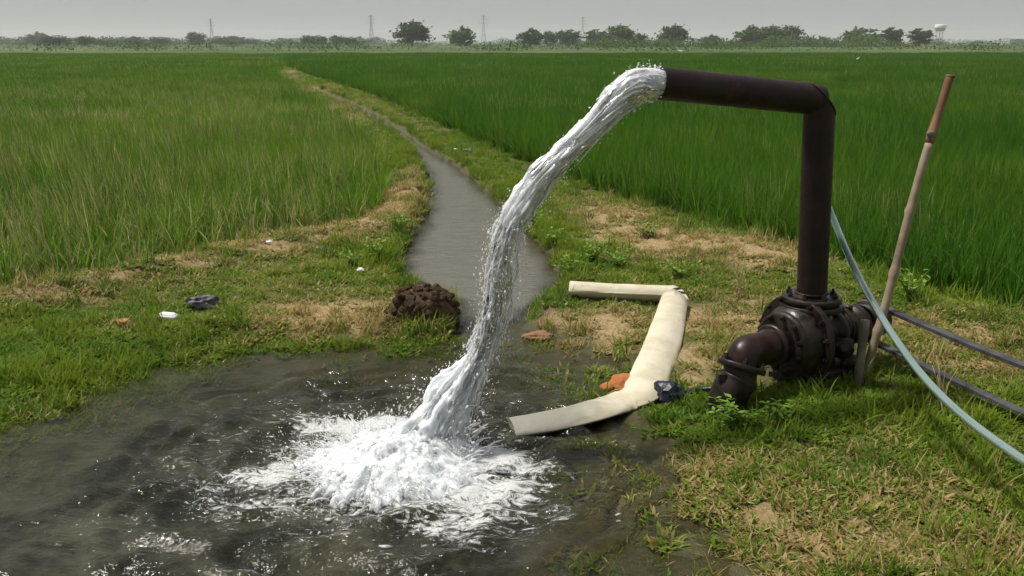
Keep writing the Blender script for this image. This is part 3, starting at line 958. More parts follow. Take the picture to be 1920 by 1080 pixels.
for i in range(14):
    a_ = 2 * math.pi * (i + .5) / 14
    mb = MB(); lathe(mb, L(VU - .017, 0, ZA) + (VR + .006) * (math.cos(a_) * SD + math.sin(a_) * UP), -AX, [(-.002, .0105), (.010, .0105), (.0105, .006), (.022, .006), (.0225, .0001)], 6)
    link('bolt', mb.mesh('bolt', False), M['iron'], rim)
for i, (a_, s_, z_, sz) in enumerate(((.10, .10, .16, .06), (.18, .09, .07, .05))):
    V_, T_ = lump(70 + i, .5, 2.0, ICO3); mb = MB(); mb.add(V_ * sz * [1, .9, .8] + L(a_, s_, z_), None, T_); link('grease_cake', mb.mesh('grease_cake'), M['iron'], pump)
# discharge neck and flange under the riser
NZ = RB[2]
mb = MB()
lathe(mb, (PC[0], PC[1], 0), UP, [(ZA + .09, .10), (ZA + .14, .085), (NZ - .075, .078), (NZ - .066, .088)], 40)
link('discharge_neck', mb.mesh('discharge_neck'), M['iron'], pump)
fl = MB()
lathe(fl, (PC[0], PC[1], NZ), UP, [(-.062, .06), (-.062, .138), (-.059, .141), (-.038, .141), (-.0365, .138), (-.0365, .06)], 48)
lathe(fl, (PC[0], PC[1], NZ), UP, [(-.033, .06), (-.033, .124), (-.029, .129), (-.008, .129), (-.004, .124), (-.004, .06)], 48)
flo = link('discharge_flange', fl.mesh('discharge_flange'), M['iron'], pump)
for i in range(8):
    a_ = 2 * math.pi * (i + .25) / 8
    c = np.array([PC[0] + .104 * math.cos(a_), PC[1] + .104 * math.sin(a_), NZ])
    mb = MB(); lathe(mb, c, UP, [(-.0035, .0125), (.010, .0125), (.0105, .006), (.022, .006), (.0225, .0001)], 6)
    link('bolt', mb.mesh('bolt', False), M['iron'], flo)
# suction elbow out of the eye of the volute, bending down to the left
E0, E3 = L(-0.17, 0.0, ZA - .01), at(1390, 688, 3.66)
ctrl = np.array([E0, L(-0.245, 0.0, ZA + .0), L(-.32, .005, ZA - .005), E3 + np.array([0.025, 0.025, 0.055]), E3])
pth = spline(ctrl, 40)
mb = MB(); tube(mb, pth, np.interp(np.linspace(0, 1, 40), [0, .15, .3, .6, 1], [.088, .078, .076, .075, .072]), 32, (0.1, 0.9, 0.3), True)
elb = link('suction_elbow', mb.mesh('suction_elbow'), M['iron_red'], pump)
mb = MB(); tube(mb, pth[8:12], [.086, .094, .094, .086], 32, (0.1, 0.9, 0.3), True); link('elbow_collar', mb.mesh('elbow_collar'), M['iron'], elb)
ed = pth[-1] - pth[-4]; ed /= np.linalg.norm(ed)
ef = MB()
lathe(ef, E3, ed, [(-.014, .06), (-.014, .100), (-.010, .104), (.008, .104), (.012, .100), (.010, .06)], 40)
efo = link('suction_flange', ef.mesh('suction_flange'), M['iron'], pump)
lathe_c = np.cross(ed, UP); lathe_c /= np.linalg.norm(lathe_c); lathe_u = np.cross(lathe_c, ed)
for i in range(6):
    a_ = 2 * math.pi * (i + .1) / 6
    c = E3 + .088 * (math.cos(a_) * lathe_c + math.sin(a_) * lathe_u)
    mb = MB(); lathe(mb, c, -ed, [(.013, .012), (.026, .012), (.0265, .006), (.04, .006), (.0405, .0001)], 6)
    link('bolt', mb.mesh('bolt', False), M['iron'], efo)
mb = MB()
pe = spline(np.array([E3 + ed * .008, E3 + ed * .05, E3 + ed * 0.10 + np.array([-.02, 0, -.01]), E3 + ed * .16 + np.array([-.02, 0, -.06])]), 16)
tube(mb, pe, np.array([.072] * 5 + [.086] * 2 + [.082] * 9), 28, (0.1, 0.9, 0.3), True)
link('suction_stub', mb.mesh('suction_stub'), M['iron'], pump)
mb = MB(); cc = pe[6] + np.array([-.075, -.03, .03])
box(mb, cc, (.035, .05, .045), None, .006); link('clamp_lug', mb.mesh('clamp_lug', False), M['iron'], pump)
# bearing housing, shaft, pulley
mb = MB()
lathe(mb, L(0, 0, ZA), AX, [(.02, .115), (.045, .11), (.06, .085), (.10, .08), (.13, .088), (.135, .1), (.17, .1), (.175, .08), (.30, .076), (.305, .09), (.345, .09), (.35, .04), (.355, .01)], 32)
brg = link('bearing_housing', mb.mesh('bearing_housing'), M['iron'], pump)
for q in range(5):
    th_ = np.linspace(0, 2 * math.pi, 30)
    c_ = L(.185 + .02 * q, 0, ZA); mb = MB()
    rg_ = (.083 + .008 * vnoise(th_ * 2 + q * 9, th_ * 0 + q))[:, None] * (np.cos(th_)[:, None] * SD + np.sin(th_)[:, None] * UP) + (.012 * np.sin(th_ + q))[:, None] * AX
    tube(mb, c_ + rg_, .009, 7, AX, False); link('rope_turn', mb.mesh('rope_turn'), M['iron'], brg)
for a_, zz in ((.19, .1), (.25, .095)):
    mb = MB(); box(mb, L(a_, .02, ZA + zz), (.03, .03, .035), PM, .006); link('oil_cup', mb.mesh('oil_cup', False), M['iron'], brg)
mb = MB(); lathe(mb, L(0, 0, ZA), AX, [(.33, .001), (.331, .02), (.54, .02), (.541, .001)], 16); link('shaft', mb.mesh('shaft'), M['iron'], pump)
PA = .44
PR = 0.085
mb = MB(); lathe(mb, L(PA, 0, ZA), AX, [(-.056, .022), (-.05, .045), (-.045, PR - .012), (-.06, PR - .008), (-.06, PR), (0, PR + .003), (.06, PR), (.06, PR - .008), (.045, PR - .012), (.05, .045), (.056, .022)], 40)
link('pulley', mb.mesh('pulley'), M['iron'], pump)
# cast foot and legs
mb = MB(); box(mb, L(.06, 0, .022), (.40, .20, .045), PM, .01); link('base_plate', mb.mesh('base_plate', False), M['iron'], pump)
for a_ in (-.03, .22):
    mb = MB(); box(mb, L(a_, 0, .105), (.05, .15, .13), PM, .012); link('pedestal', mb.mesh('pedestal', False), M['iron'], pump)

# ------------------------------------------------------------------ drive belt, a loop to an engine out of view
D_B = at(1920, 703, 3.62) - at(1690, 606, 4.22); D_B[2] = 0; D_B /= np.linalg.norm(D_B)
bc = L(PA, 0, ZA)
far_c = bc + D_B * 2.9 + np.array([0, 0, -0.0])
nb = np.array([0, 0, 1.0])
loop = []
for a_ in np.linspace(math.pi / 2, 3 * math.pi / 2, 18):
    loop.append(bc + (PR + .0065) * (math.cos(a_) * D_B + math.sin(a_) * nb))
R2 = 0.17
for f in np.linspace(0.04, .96, 26):
    p = (1 - f) * (bc - nb * (PR + .006)) + f * (far_c - nb * R2); p = p - nb * 0.055 * math.sin(math.pi * f); loop.append(p)
for a_ in np.linspace(-math.pi / 2, math.pi / 2, 18):
    loop.append(far_c + R2 * (math.cos(a_) * D_B + math.sin(a_) * nb))
for f in np.linspace(0.04, .96, 26):
    p = (1 - f) * (far_c + nb * R2) + f * (bc + nb * (PR + .006)); p = p - nb * 0.10 * math.sin(math.pi * f); loop.append(p)
loop = np.array(loop)
for i, p in enumerate(loop): loop[i, 2] = max(p[2], hz(p[0], p[1]) + 0.02)
n = len(loop)
T = np.roll(loop, -1, 0) - np.roll(loop, 1, 0); T /= np.linalg.norm(T, axis=1)[:, None]
Wd = np.cross(T, np.cross(AX, T)); Wd = np.broadcast_to(AX, T.shape); Nn = np.cross(Wd, T); Nn /= np.linalg.norm(Nn, axis=1)[:, None]
hw, ht = 0.024, 0.0075
V = np.stack([loop - hw * Wd - ht * Nn, loop + hw * Wd - ht * Nn, loop + hw * Wd + ht * Nn, loop - hw * Wd + ht * Nn], 1).reshape(-1, 3)
F = []
for i in range(n):
    for j in range(4):
        F.append([i * 4 + j, i * 4 + (j + 1) % 4, ((i + 1) % n) * 4 + (j + 1) % 4, ((i + 1) % n) * 4 + j])
me = mesh_np('drive_belt', V, np.array(F), False)
tag(link('drive_belt', me, M['belt']), 'grey rubber drive belt running from the pump pulley out to the right', 'belt')

# ------------------------------------------------------------------ leaning pole, short stake
p0, p1 = on(1618, 705, -0.03), at(1780, 142, 4.30)
k_ = 60
f = np.linspace(0, 1, k_)[:, None]
pp = p0 * (1 - f) + p1 * f + np.stack([0.006 * np.sin(f[:, 0] * 7), 0.0 * f[:, 0], 0 * f[:, 0]], -1)
rad = np.interp(f[:, 0], [0, 1], [.0195, .0185]) * (1 + .10 * (fbm(f[:, 0] * 18, f[:, 0] * 0, 3, 1) - .5))
for c_ in (.17, .36, .56, .81): rad = rad + 0.006 * np.exp(-((f[:, 0] - c_) / .011) ** 2)
po = thing('leaning_pole', 'tall thin crooked wooden pole leaning beside the pump', 'pole', p0)
cut = 46
mb = MB(); tube(mb, pp[:cut + 1], rad[:cut + 1], 14, (0, 1, 0)); link('shaft', mb.mesh('shaft'), M['pole'], po)
mb = MB(); tube(mb, pp[cut:], rad[cut:] * 1.01, 14, (0, 1, 0)); tp = link('bark_top', mb.mesh('bark_top'), M['pole_top'], po); tp['label'] = 'reddish upper end still in its bark'
i_ = int(.81 * k_)
mb = MB(); V_, T_ = lump(3, .2); mb.add(V_ * [.022, .015, .016] + pp[i_] + np.array([-.014, -.018, 0]), None, T_); link('knot', mb.mesh('knot'), M['stake'], tp)
mb = MB(); tube(mb, [pp[-1] - [0, 0, .012], pp[-1] + [0.0, 0, .004]], [.022, .0225], 14, (0, 1, 0)); link('end_rim', mb.mesh('end_rim'), M['pole_top'], tp)

q0 = on(1607, 722, -.05); q1 = at(1622, 600, q0[1] + 0.02)
f = np.linspace(0, 1, 14)
mb = MB(); tube(mb, q0 + (q1 - q0) * f[:, None], .021 * (1 + .25 * (fbm(f * 6, f * 0 + 3, 3, 2) - .5)), 9, (0, 1, 0))
st = link('wooden_stake', mb.mesh('wooden_stake'), M['stake'])
tag(st, 'short grey wooden stake upright against the pump bearing housing', 'stake')

# ------------------------------------------------------------------ clear hose
hp = [at(1540, 352, 4.07), at(1560, 405, 4.04), at(1600, 498, 3.86), at(1650, 590, 3.62), at(1718, 690, 3.28), at(1800, 775, 2.95), at(1920, 864, 2.62), at(2060, 950, 2.3), np.array([1.75, 1.55, 0.02]), np.array([2.2, 0.7, 0.03])]
mb = MB(); tube(mb, spline(hp, 90), .0150, 14)
tag(link('clear_hose', mb.mesh('clear_hose'), M['clearhose']), 'pale green clear plastic hose sloping from behind the riser to the lower right', 'hose')

# ------------------------------------------------------------------ lay-flat hose
A = on(1068, 556, .05); B = on(1266, 570, .055)
C_pts = [on(1250, 632, .035), on(1232, 680, .03), on(1216, 722, .03), on(1207, 741, .03)]
D_pts = [on(1190, 752, .022), on(1160, 760, .012), gr(1110, 771, -.02)]
E_pts = [gr(1055, 785, -0.034), gr(1005, 795, -0.044), gr(958, 803, -.052)]
s1 = np.array([A * (1 - f) + B * f for f in np.linspace(0, 1, 24)])
s2 = spline(np.array([B] + C_pts + D_pts + E_pts), 90)
path = np.vstack([s1, s2[1:]]); n = len(path); ib = 23
T1 = np.gradient(path, axis=0); T1 /= np.linalg.norm(T1, axis=1)[:, None]
t_in = (s1[-1] - s1[-2]); t_in /= np.linalg.norm(t_in); t_out = s2[2] - s2[0]; t_out /= np.linalg.norm(t_out)
th = np.linspace(0, 2 * math.pi, 28, endpoint=False)
cs = np.sign(np.cos(th)) * np.abs(np.cos(th)) ** 0.9; sn = np.sign(np.sin(th)) * np.abs(np.sin(th)) ** 1.6
V = []
for i in range(n):
    tt = T1[i] if abs(i - ib) > 1 else (t_in if i <= ib else t_out)
    if i == ib: tt = t_in
    s_ = np.cross(tt, UP); s_ /= np.linalg.norm(s_)
    w_ = np.interp(i, [0, ib, ib + 10, ib + 40, n - 1], [.072, .080, .092, .096, .092]); h_ = np.interp(i, [0, ib - 3, ib, ib + 3, ib + 20, n - 1], [.044, .054, .058, .030, .030, .034])
    sh = 0.0
    if i == ib:                                         # fold: cut both runs on the mitre plane
        pl = t_in - t_out; pl /= np.linalg.norm(pl)
        base = s_ * 1.0
        r_ = w_ * cs[:, None] * s_ + h_ * sn[:, None] * UP
        r_ = r_ - (r_ @ pl)[:, None] / (tt @ pl) * tt
        r_ = np.clip(r_, -.11, .11)
        V.append(path[i] + r_); continue
    wr = 1 + .10 * (vnoise(np.full(28, i * .22), np.arange(28) * .6, 3) - .5) + .16 * math.exp(-((i - ib - 52) / 6) ** 2) * (vnoise(np.full(28, i * .9), np.arange(28) * .5, 5) - .5)
    roll = 0.22 * math.sin(i * .05) * max(0, 1 - max(0, i - ib - 25) / 25)
    r_ = (w_ * cs * wr)[:, None] * (s_ * math.cos(roll) + UP * math.sin(roll)) + (h_ * sn * wr)[:, None] * UP
    V.append(path[i] + r_)
V = np.concatenate(V)
mb = MB(); mb.add(V, grid_faces(n, 28, True))
mb.add(np.vstack([V[:28], path[:1] + t_in * .006]), None, [[28, (j + 1) % 28, j] for j in range(28)])
mb.add(np.vstack([V[-28:], path[-1:] - (path[-1:] - path[-4:-3]) * .3]), None, [[28, j, (j + 1) % 28] for j in range(28)])
tag(link('layflat_hose', mb.mesh('layflat_hose'), M['layflat']), 'cream flattened fabric hose folded into a hook and dipping into the pool', 'hose')

# ------------------------------------------------------------------ small things lying about
def lumpthing(name, label, cat, px, py, size, mat, seed, amp=.3, dz=0.0, I=None, flat=False, rz=0.0, freq=1.5):
    c = on(px, py, dz)
    V, T = lump(seed, amp, freq, I or ICO3)
    V = V * np.asarray(size) / 2
    V[:, 2] = np.maximum(V[:, 2], -size[2] * .38) + size[2] * .36
    ca, sa = math.cos(rz), math.sin(rz)
    V = np.stack([V[:, 0] * ca - V[:, 1] * sa, V[:, 0] * sa + V[:, 1] * ca, V[:, 2]], -1)
    me = mesh_np(name, V, T, not flat)
    o = link(name, me, mat); o.location = c
    return tag(o, label, cat)


def brick_piece(name, label, px, py, size, mat, rz, tilt, seed, dz=0):
    mb = MB(); box(mb, (0, 0, size[2] * .4), size, None, size[2] * .12)
    V = np.concatenate(mb.V); V += .10 * size[2] * (np.random.default_rng(seed).random(V.shape) - .5)
    mb.V = [V]
    o = link(name, mb.mesh(name, False), mat); o.location = on(px, py, dz); o.rotation_euler = (tilt, tilt * .6, rz)
    return tag(o, label, 'brick')


lumpthing('broken_brick', 'broken orange brick lying against the cream hose', 'brick', 1172, 724, (.17, .15, .085), M['brick'], 2, .35, -.012, None, True, .5, 1.1)
lumpthing('broken_brick', 'small orange brick chip at the water edge left of the broken brick', 'brick', 1140, 730, (.08, .07, .035), M['brick'], 3, .4, 0, ICO2, True, 1.2)
lumpthing('broken_brick', 'dull red brick lump on the mud behind the falling water', 'brick', 1008, 632, (.16, .12, .05), M['redstone'], 4, .35, -.012, None, True, .2)
lumpthing('plastic_bundle', 'dark navy crumpled plastic bundle beside the cream hose bend', 'bundle', 1256, 748, (.14, .13, .11), M['navy'], 5, .5, -.01, None, True)
lumpthing('crumpled_rag', 'crumpled dark grey rag on the left bank', 'rag', 383, 578, (.17, .12, .085), M['rag'], 6, .75, 0, None, True, .5, 3.0)
mb = MB(); box(mb, (0, 0, .02), (.105, .06, .042), None, .012)
o = link('white_block', mb.mesh('white_block', False), M['white']); o.location = on(315, 600); o.rotation_euler = (.08, .06, -.06)
tag(o, 'white rounded foam block lying in the grass of the left bank', 'block')
for nm_, lb, px, py, sz in (('plastic_scrap', 'tiny white plastic scrap on the tan ridge left of the channel', 506, 460, .05), ('plastic_scrap', 'tiny white plastic scrap beside the leafy weed at the channel bank', 676, 514, .055), ('plastic_scrap', 'white plastic scrap on the far right bank of the channel', 853, 285, .075)):
    lumpthing(nm_, lb, 'scrap', px, py, (sz, sz * .7, sz * .5), M['white'], int(px), .6, 0.02, ICO2, True)
lumpthing('dark_rag', 'small dark rag on the far right bank by the white scrap', 'rag', 876, 287, (.16, .1, .07), M['rag'], 11, .6, 0, ICO2, True)
# dry curled leaf
c = on(226, 614, .012)
f = np.linspace(0, 1, 9); wv = np.sin(f * math.pi) ** .7 * .03
V = np.stack([np.stack([(f - .5) * .09, s_ * wv * .7, .02 + .02 * (f - .5) ** 2 * 4 + .35 * wv * abs(s_)], -1) for s_ in (-1, 0, 1)], 1).reshape(-1, 3)
o = link('dry_leaf', mesh_np('dry_leaf', V, grid_faces(9, 3)), M['leafdry']); o.location = c; o.rotation_euler = (0.25, 0.1, .8)
tag(o, 'curled orange dry leaf in the grass left of the white block', 'leaf')
# black cable from the bundle to the pump
cb = spline(np.array([on(1268, 752, .03), on(1290, 742, .02), on(1312, 738, .02), on(1345, 740, .03)]), 20)
mb = MB(); tube(mb, cb, .011, 8); tag(link('black_cable', mb.mesh('black_cable'), M['navy']), 'short black cable on the ground between navy bundle and pump', 'cable')

# heap of dug-out clods
hc = on(795, 590)
heap = thing('soil_heap', 'heap of dark brown earth clods at the mouth of the channel', 'soil heap', hc)
mb = MB(); V_, T_ = lump(9, .25, 1.6, ICO3); V_ = V_ * [.18, .15, .15]; V_[:, 2] = np.maximum(V_[:, 2], -.05); mb.add(V_ + hc + [0, 0, .01], None, T_)
link('mound', mb.mesh('mound'), M['clod'], heap)
cl_me = []
for i in range(6):
    V_, T_ = lump(20 + i, .45, 1.7, ICO2); me = mesh_np('clod', V_ * .5, T_, False); me.materials.append(M['clod']); cl_me.append(me)
for i in range(170):
    a_ = rng.uniform(0, 6.28); el = math.asin(rng.uniform(-.05, 1)); r_ = 1.0 if i < 110 else rng.uniform(1.0, 1.75)
    if i >= 110: el = 0.0
    o = bpy.data.objects.new('clod', cl_me[i % 6]); COL.objects.link(o); o.parent = heap
    o.location = (.18 * r_ * math.cos(a_) * math.cos(el) * rng.uniform(.85, 1.15), .145 * r_ * math.sin(a_) * math.cos(el), .012 + .155 * math.sin(el))
    s_ = rng.uniform(.028, .065) * (1 if i < 110 else .7); o.scale = (s_, s_ * rng.uniform(.7, 1.2), s_ * rng.uniform(.6, 1))
    if i >= 110: o.location.z = hz(hc[0] + o.location.x, hc[1] + o.location.y) - hc[2] + s_ * .15
    o.rotation_euler = tuple(rng.uniform(0, 6.28, 3))

# ------------------------------------------------------------------ weeds one can tell apart
def weed(label, px, py, hgt, spread, nst, seed, leaf=.035, mat='weed', name='leafy_weed'):
    r = np.random.default_rng(seed); c = on(px, py)
    t_ = thing(name, label, 'weed', c)
    ms, ml = MB(), MB()
    for i in range(nst):
        a_ = r.uniform(0, 6.28); l_ = hgt * r.uniform(.6, 1.1)
        tip = np.array([math.cos(a_) * spread * r.uniform(.2, 1), math.sin(a_) * spread * r.uniform(.2, 1), l_])
        pth_ = spline(np.array([[0, 0, -.01], tip * [.35, .35, .5], tip]), 6) + c
        tube(ms, pth_, np.linspace(.003, .0014, 6), 5)
        for j in range(7):
            q = pth_[1 + j % 5] + (pth_[min(5, 2 + j % 5)] - pth_[1 + j % 5]) * r.random()
            b_ = r.uniform(0, 6.28); d_ = np.array([math.cos(b_), math.sin(b_), r.uniform(-.1, .7)]); d_ /= np.linalg.norm(d_)
            sd = np.cross(d_, UP); sd /= np.linalg.norm(sd); ll = leaf * r.uniform(.6, 1.3); ww = ll * r.uniform(.22, .34)
            dn = np.array([0, 0, -.12 * ll])
            ml.add([q, q + d_ * ll * .5 - sd * ww, q + d_ * ll * .45 - UP * ww * .3, q + d_ * ll * .5 + sd * ww, q + d_ * ll + dn], [[0, 2, 4, 1], [0, 3, 4, 2]])
    link('stems', ms.mesh('stems'), M[mat], t_); link('leaves', ml.mesh('leaves', False), M[mat], t_)


weed('bushy green weed on the left bank beside the wide channel bend', 706, 490, .17, .14, 16, 1)
weed('low leafy weed just left of the bushy weed at the channel bend', 662, 500, .12, .12, 10, 2)
weed('leafy weed on the right channel bank nearest the falling water', 1045, 470, .15, .16, 16, 3)
weed('broad leafy weed on the right bank above the cream hose', 1110, 490, .16, .16, 18, 4)
weed('yellow green leafy weed on the right bank under the tan patch', 1160, 500, .13, .14, 14, 5)
weed('bright green leafy weed in front of the pump inlet', 1385, 800, .11, .13, 20, 6, .04)
weed('small leafy weed in the grass right of the pump inlet', 1465, 790, .09, .12, 14, 7, .035)
weed('leafy weed at the edge of the rice right of the leaning pole', 1705, 560, .15, .16, 14, 8)
weed('low leafy weed between the two tan patches of the right bank', 1215, 445, .12, .15, 14, 21)
weed('spreading leafy weed on the right bank just above the hose end', 1075, 515, .12, .16, 16, 22)
weed('leafy weed on the far right bank where the jet crosses it', 1000, 425, .13, .15, 14, 23)
weed('small leafy weed above the hose fold', 1275, 520, .10, .14, 12, 24)
weed('dark leafy weed on the channel bank below the tan ridge', 750, 432, .12, .10, 12, 10)
# dry grass stalks
for lb, px, py, seed in (('thin pale dry grass stalks standing between the cream hose and the riser', 1385, 560, 1), ('sparse dry grass stalks in front of the drive belt', 1762, 770, 2)):
    r = np.random.default_rng(seed); c = on(px, py); t_ = thing('dry_stalks', lb, 'grass stalks', c); mb = MB()
    for i in range(9):
        a_ = r.uniform(0, 6.28); tip = np.array([math.cos(a_) * .05, math.sin(a_) * .05, r.uniform(.1, .24)])
        tube(mb, spline(np.array([[r.normal(0, .02), r.normal(0, .02), -.01], tip * [.4, .4, .6], tip]), 5) + c, np.linspace(.0028, .0015, 5), 5)
    link('stalk_bunch', mb.mesh('stalk_bunch'), M['stalk'], t_)

# ------------------------------------------------------------------ the jet of water
JET = [  # pixel on the axis, width in pixels, how full of air
    (1250, 158, 50, .45), (1222, 155, 56, .5), (1192, 160, 58, .52), (1160, 183, 52, .58), (1125, 220, 43, .64), (1090, 254, 39, .66), (1055, 288, 38, .62), (1020, 326, 40, .58),
    (990, 364, 40, .60), (965, 402, 42, .58), (947, 442, 46, .52), (940, 484, 50, .42), (938, 526, 50, .40), (932, 568, 48, .42), (920, 610, 46, .48), (904, 650, 46, .54),
    (884, 690, 60, .62), (860, 730, 80, .66), (834, 772, 104, .72), (808, 820, 128, .8), (788, 870, 150, .86)]


def jy(px): return np.interp(px, [788, 1236], [3.27, 3.70])


jp = np.array([at(x_, y_, jy(x_)) for x_, y_, w_, a_ in JET])
NS = 340
jc = spline(jp, NS)
jw = spline(np.array([[w_, a_] for x_, y_, w_, a_ in JET]), NS)
jr = jw[:, 0] * 3.75 / F_PX / 2 * np.interp(np.linspace(0, 1, NS), [0, .1, .2, 1], [1, 1, .88, .9]); ja = jw[:, 1]
jl = np.concatenate([[0], np.cumsum(np.linalg.norm(np.diff(jc, axis=0), axis=1))])
Tj, Sj, Uj = frames(jc, (0.25, 0.9, 0.1))
jet = thing('water_jet', 'white foaming stream of water arcing from the pipe outlet into the pool', 'water jet', POOL_C)
fl_ = jl / jl[-1]
# body: a ridged, twisting core
seg = 120
th = np.linspace(0, 2 * math.pi, seg, endpoint=False)
TH, LL = np.meshgrid(th, jl)
tw = TH + 0.35 * np.sin(LL * 2.3) + 0.5 * (fbm(LL * 2.5, LL * 0, 2, 4) - .5)
ridge = fbm(np.cos(tw) * 2.0 + 8 + LL * 1.6, np.sin(tw) * 2.0 + 8 + LL * 5.0, 4, 1)
ridge2 = fbm(np.cos(tw) * 5.5 + 20 + LL * 3.0, np.sin(tw) * 5.5 + 20 + LL * 10., 4, 3)
ridge3 = fbm(LL * 17, np.cos(tw) * 5 + np.sin(tw) * 6 + 14, 3, 5)
loose = np.interp(fl_, [0, .05, .12, .35, .5, .56, .72, .85, 1], [.02, .10, .42, .66, .8, .9, .78, .6, .4])[:, None]
body = np.interp(fl_, [0, .06, .4, .5, .56, .66, .76, 1], [.9, .94, .86, .80, .62, .70, .84, .86])[:, None]
clump = 1 + .5 * smooth(.1, .4, fl_)[:, None] * (fbm(LL * 7.0, TH * .6 + 2, 3, 7) - .5)
rr = jr[:, None] * body * clump * np.maximum(.12, 1 + loose * (1.9 * (ridge - .5) + 1.7 * (ridge2 - .5) + 1.0 * (ridge3 - .5)))
V = jc[:, None, :] + (rr * np.cos(TH))[..., None] * Sj[:, None, :] + (rr * np.sin(TH))[..., None] * Uj[:, None, :]
me = mesh_np('stream_core', V.reshape(-1, 3), grid_faces(NS, seg, True))
fattr(me, 'air', np.repeat(np.minimum(ja, .86), seg) + 0.0 + .40 * (fbm(LL.ravel() * 5, TH.ravel() * 1.3, 3, 6) - .5)); fattr(me, 'ang', (np.cos(tw) * 2.4 + np.sin(tw) * 1.7 + np.cos(2 * tw) * 1.2).ravel()); fattr(me, 'len', (LL * 5).ravel())
link('stream_core', me, M['jet'], jet)


def strands(name, count, smin, smax, l0, l1, rmin, rmax, out, seed):
    r = np.random.default_rng(seed); mb = MB(); air, ang, ln = [], [], []
    for i in range(count):
        a0 = r.uniform(smin, smax); a1 = min(1, a0 + r.uniform(l0, l1)); n_ = 26
        ii = np.linspace(a0, a1, n_) * (NS - 1)
        c_ = np.stack([np.interp(ii, np.arange(NS), jc[:, q]) for q in range(3)], -1)
        S_ = np.stack([np.interp(ii, np.arange(NS), Sj[:, q]) for q in range(3)], -1)
        U_ = np.stack([np.interp(ii, np.arange(NS), Uj[:, q]) for q in range(3)], -1)
        R_ = np.interp(ii, np.arange(NS), jr)
        ph = r.uniform(0, 6.28) + np.linspace(0, r.normal(0, .8), n_)
        rad_ = R_ * (out + r.normal(0, .10) + .30 * (fbm(np.linspace(0, 3, n_) + i * 3.3, np.full(n_, i * 1.7), 3, i) - .5)) * np.interp(np.linspace(0, 1, n_), [0, .2, 1], [.9, 1, 1.05])
        p_ = c_ + (rad_ * np.cos(ph))[:, None] * S_ + (rad_ * np.sin(ph))[:, None] * U_
        p_[:, 2] -= np.linspace(0, 1, n_) ** 2 * r.uniform(0, .05)
        tk = r.uniform(rmin, rmax) * np.sin(np.linspace(.08, math.pi - .08, n_)) ** .6 * (.45 + 1.1 * fbm(np.linspace(0, 5, n_) + i, np.full(n_, i * .7), 3, i + 2))
        tube(mb, p_, tk, 7, (.3, .9, .2))
    me = mb.mesh(name)
    n_ = len(me.vertices)
    fattr(me, 'air', np.full(n_, .68)); fattr(me, 'ang', np.repeat(r.uniform(0, 9, n_ // 8 + 1), 8)[:n_]); fattr(me, 'len', np.repeat(r.uniform(0, 9, n_ // 8 + 1), 8)[:n_])
    return link(name, me, M['jet'], jet)


tag(strands('water_strands', 34, 0.05, .55, .04, .14, .0012, .0035, 1.0, 1), kind='stuff')
tag(strands('water_strands', 70, 0.44, .84, .03, .09, .0012, .0045, .95, 2), kind='stuff')
tag(strands('water_strands', 60, 0.76, .93, .04, .12, .0012, .004, .97, 3), kind='stuff')
# ragged sheet torn off on the underside of the arc
for (f0, f1, off, seed) in ((.06, .36, 1.35, 1), (.30, .50, 1.45, 2), (.44, .64, 1.35, 3), (.5, .7, -1.1, 4), (.6, .78, 1.3, 5)):
    r = np.random.default_rng(seed); mb = MB(); n_ = 60
    ii = np.linspace(f0, f1, n_) * (NS - 1)
    g_ = lambda A_: np.stack([np.interp(ii, np.arange(NS), A_[:, q]) for q in range(3)], -1)
    R_ = np.interp(ii, np.arange(NS), jr)
    c_, S_, T_ = g_(jc), g_(Sj), g_(Tj)
    side = np.cross(T_, [0, 1, 0]); side /= np.linalg.norm(side, axis=1)[:, None]
    if side[0, 2] > 0: side = -side
    for q in range(2):
        wv_ = off * (1 + .35 * (fbm(np.linspace(0, 6, n_) + q * 7, np.full(n_, seed * 3.), 3, seed) - .5)) * np.sin(np.linspace(.35, math.pi - .2, n_)) ** .5
        p_ = c_ + side * (R_ * wv_)[:, None] + np.array([0, r.normal(0, .012), 0])
        tk = .0035 * (.25 + 1.5 * fbm(np.linspace(0, 14, n_) + q * 5, np.full(n_, seed * 2.), 2, seed + 2)) * np.sin(np.linspace(.05, math.pi - .05, n_)) ** .5
        tube(mb, p_, tk, 7, (.3, .9, .2))
    me = mb.mesh('water_thread'); nv = len(me.vertices); fattr(me, 'air', np.full(nv, .6)); fattr(me, 'ang', r.uniform(0, 9, nv)); fattr(me, 'len', r.uniform(0, 9, nv))
    link('water_thread', me, M['jet'], jet)


def drops(name, Pn, Vel, size, parent, mat, I=None, stretch=2.0):
    """droplets drawn out along their flight"""
    V0, T0 = I or ICO1
    n_ = len(Pn); d = Vel / (np.linalg.norm(Vel, axis=1)[:, None] + 1e-9)
    ref = np.where(np.abs(d[:, 2:3]) < .9, np.array([[0, 0, 1.]]), np.array([[1., 0, 0]]))
    s_ = np.cross(d, ref); s_ /= np.linalg.norm(s_, axis=1)[:, None]; u_ = np.cross(s_, d)
    st = 1 + (stretch - 1) * rng.random(n_)
    V = (V0[None, :, 0:1] * s_[:, None] + V0[None, :, 1:2] * u_[:, None] + V0[None, :, 2:3] * d[:, None] * st[:, None, None]) * size[:, None, None] + Pn[:, None, :]
    T = (T0[None] + (np.arange(n_) * len(V0))[:, None, None]).reshape(-1, 3)
    return tag(link(name, mesh_np(name, V.reshape(-1, 3), T), mat, parent), kind='stuff')


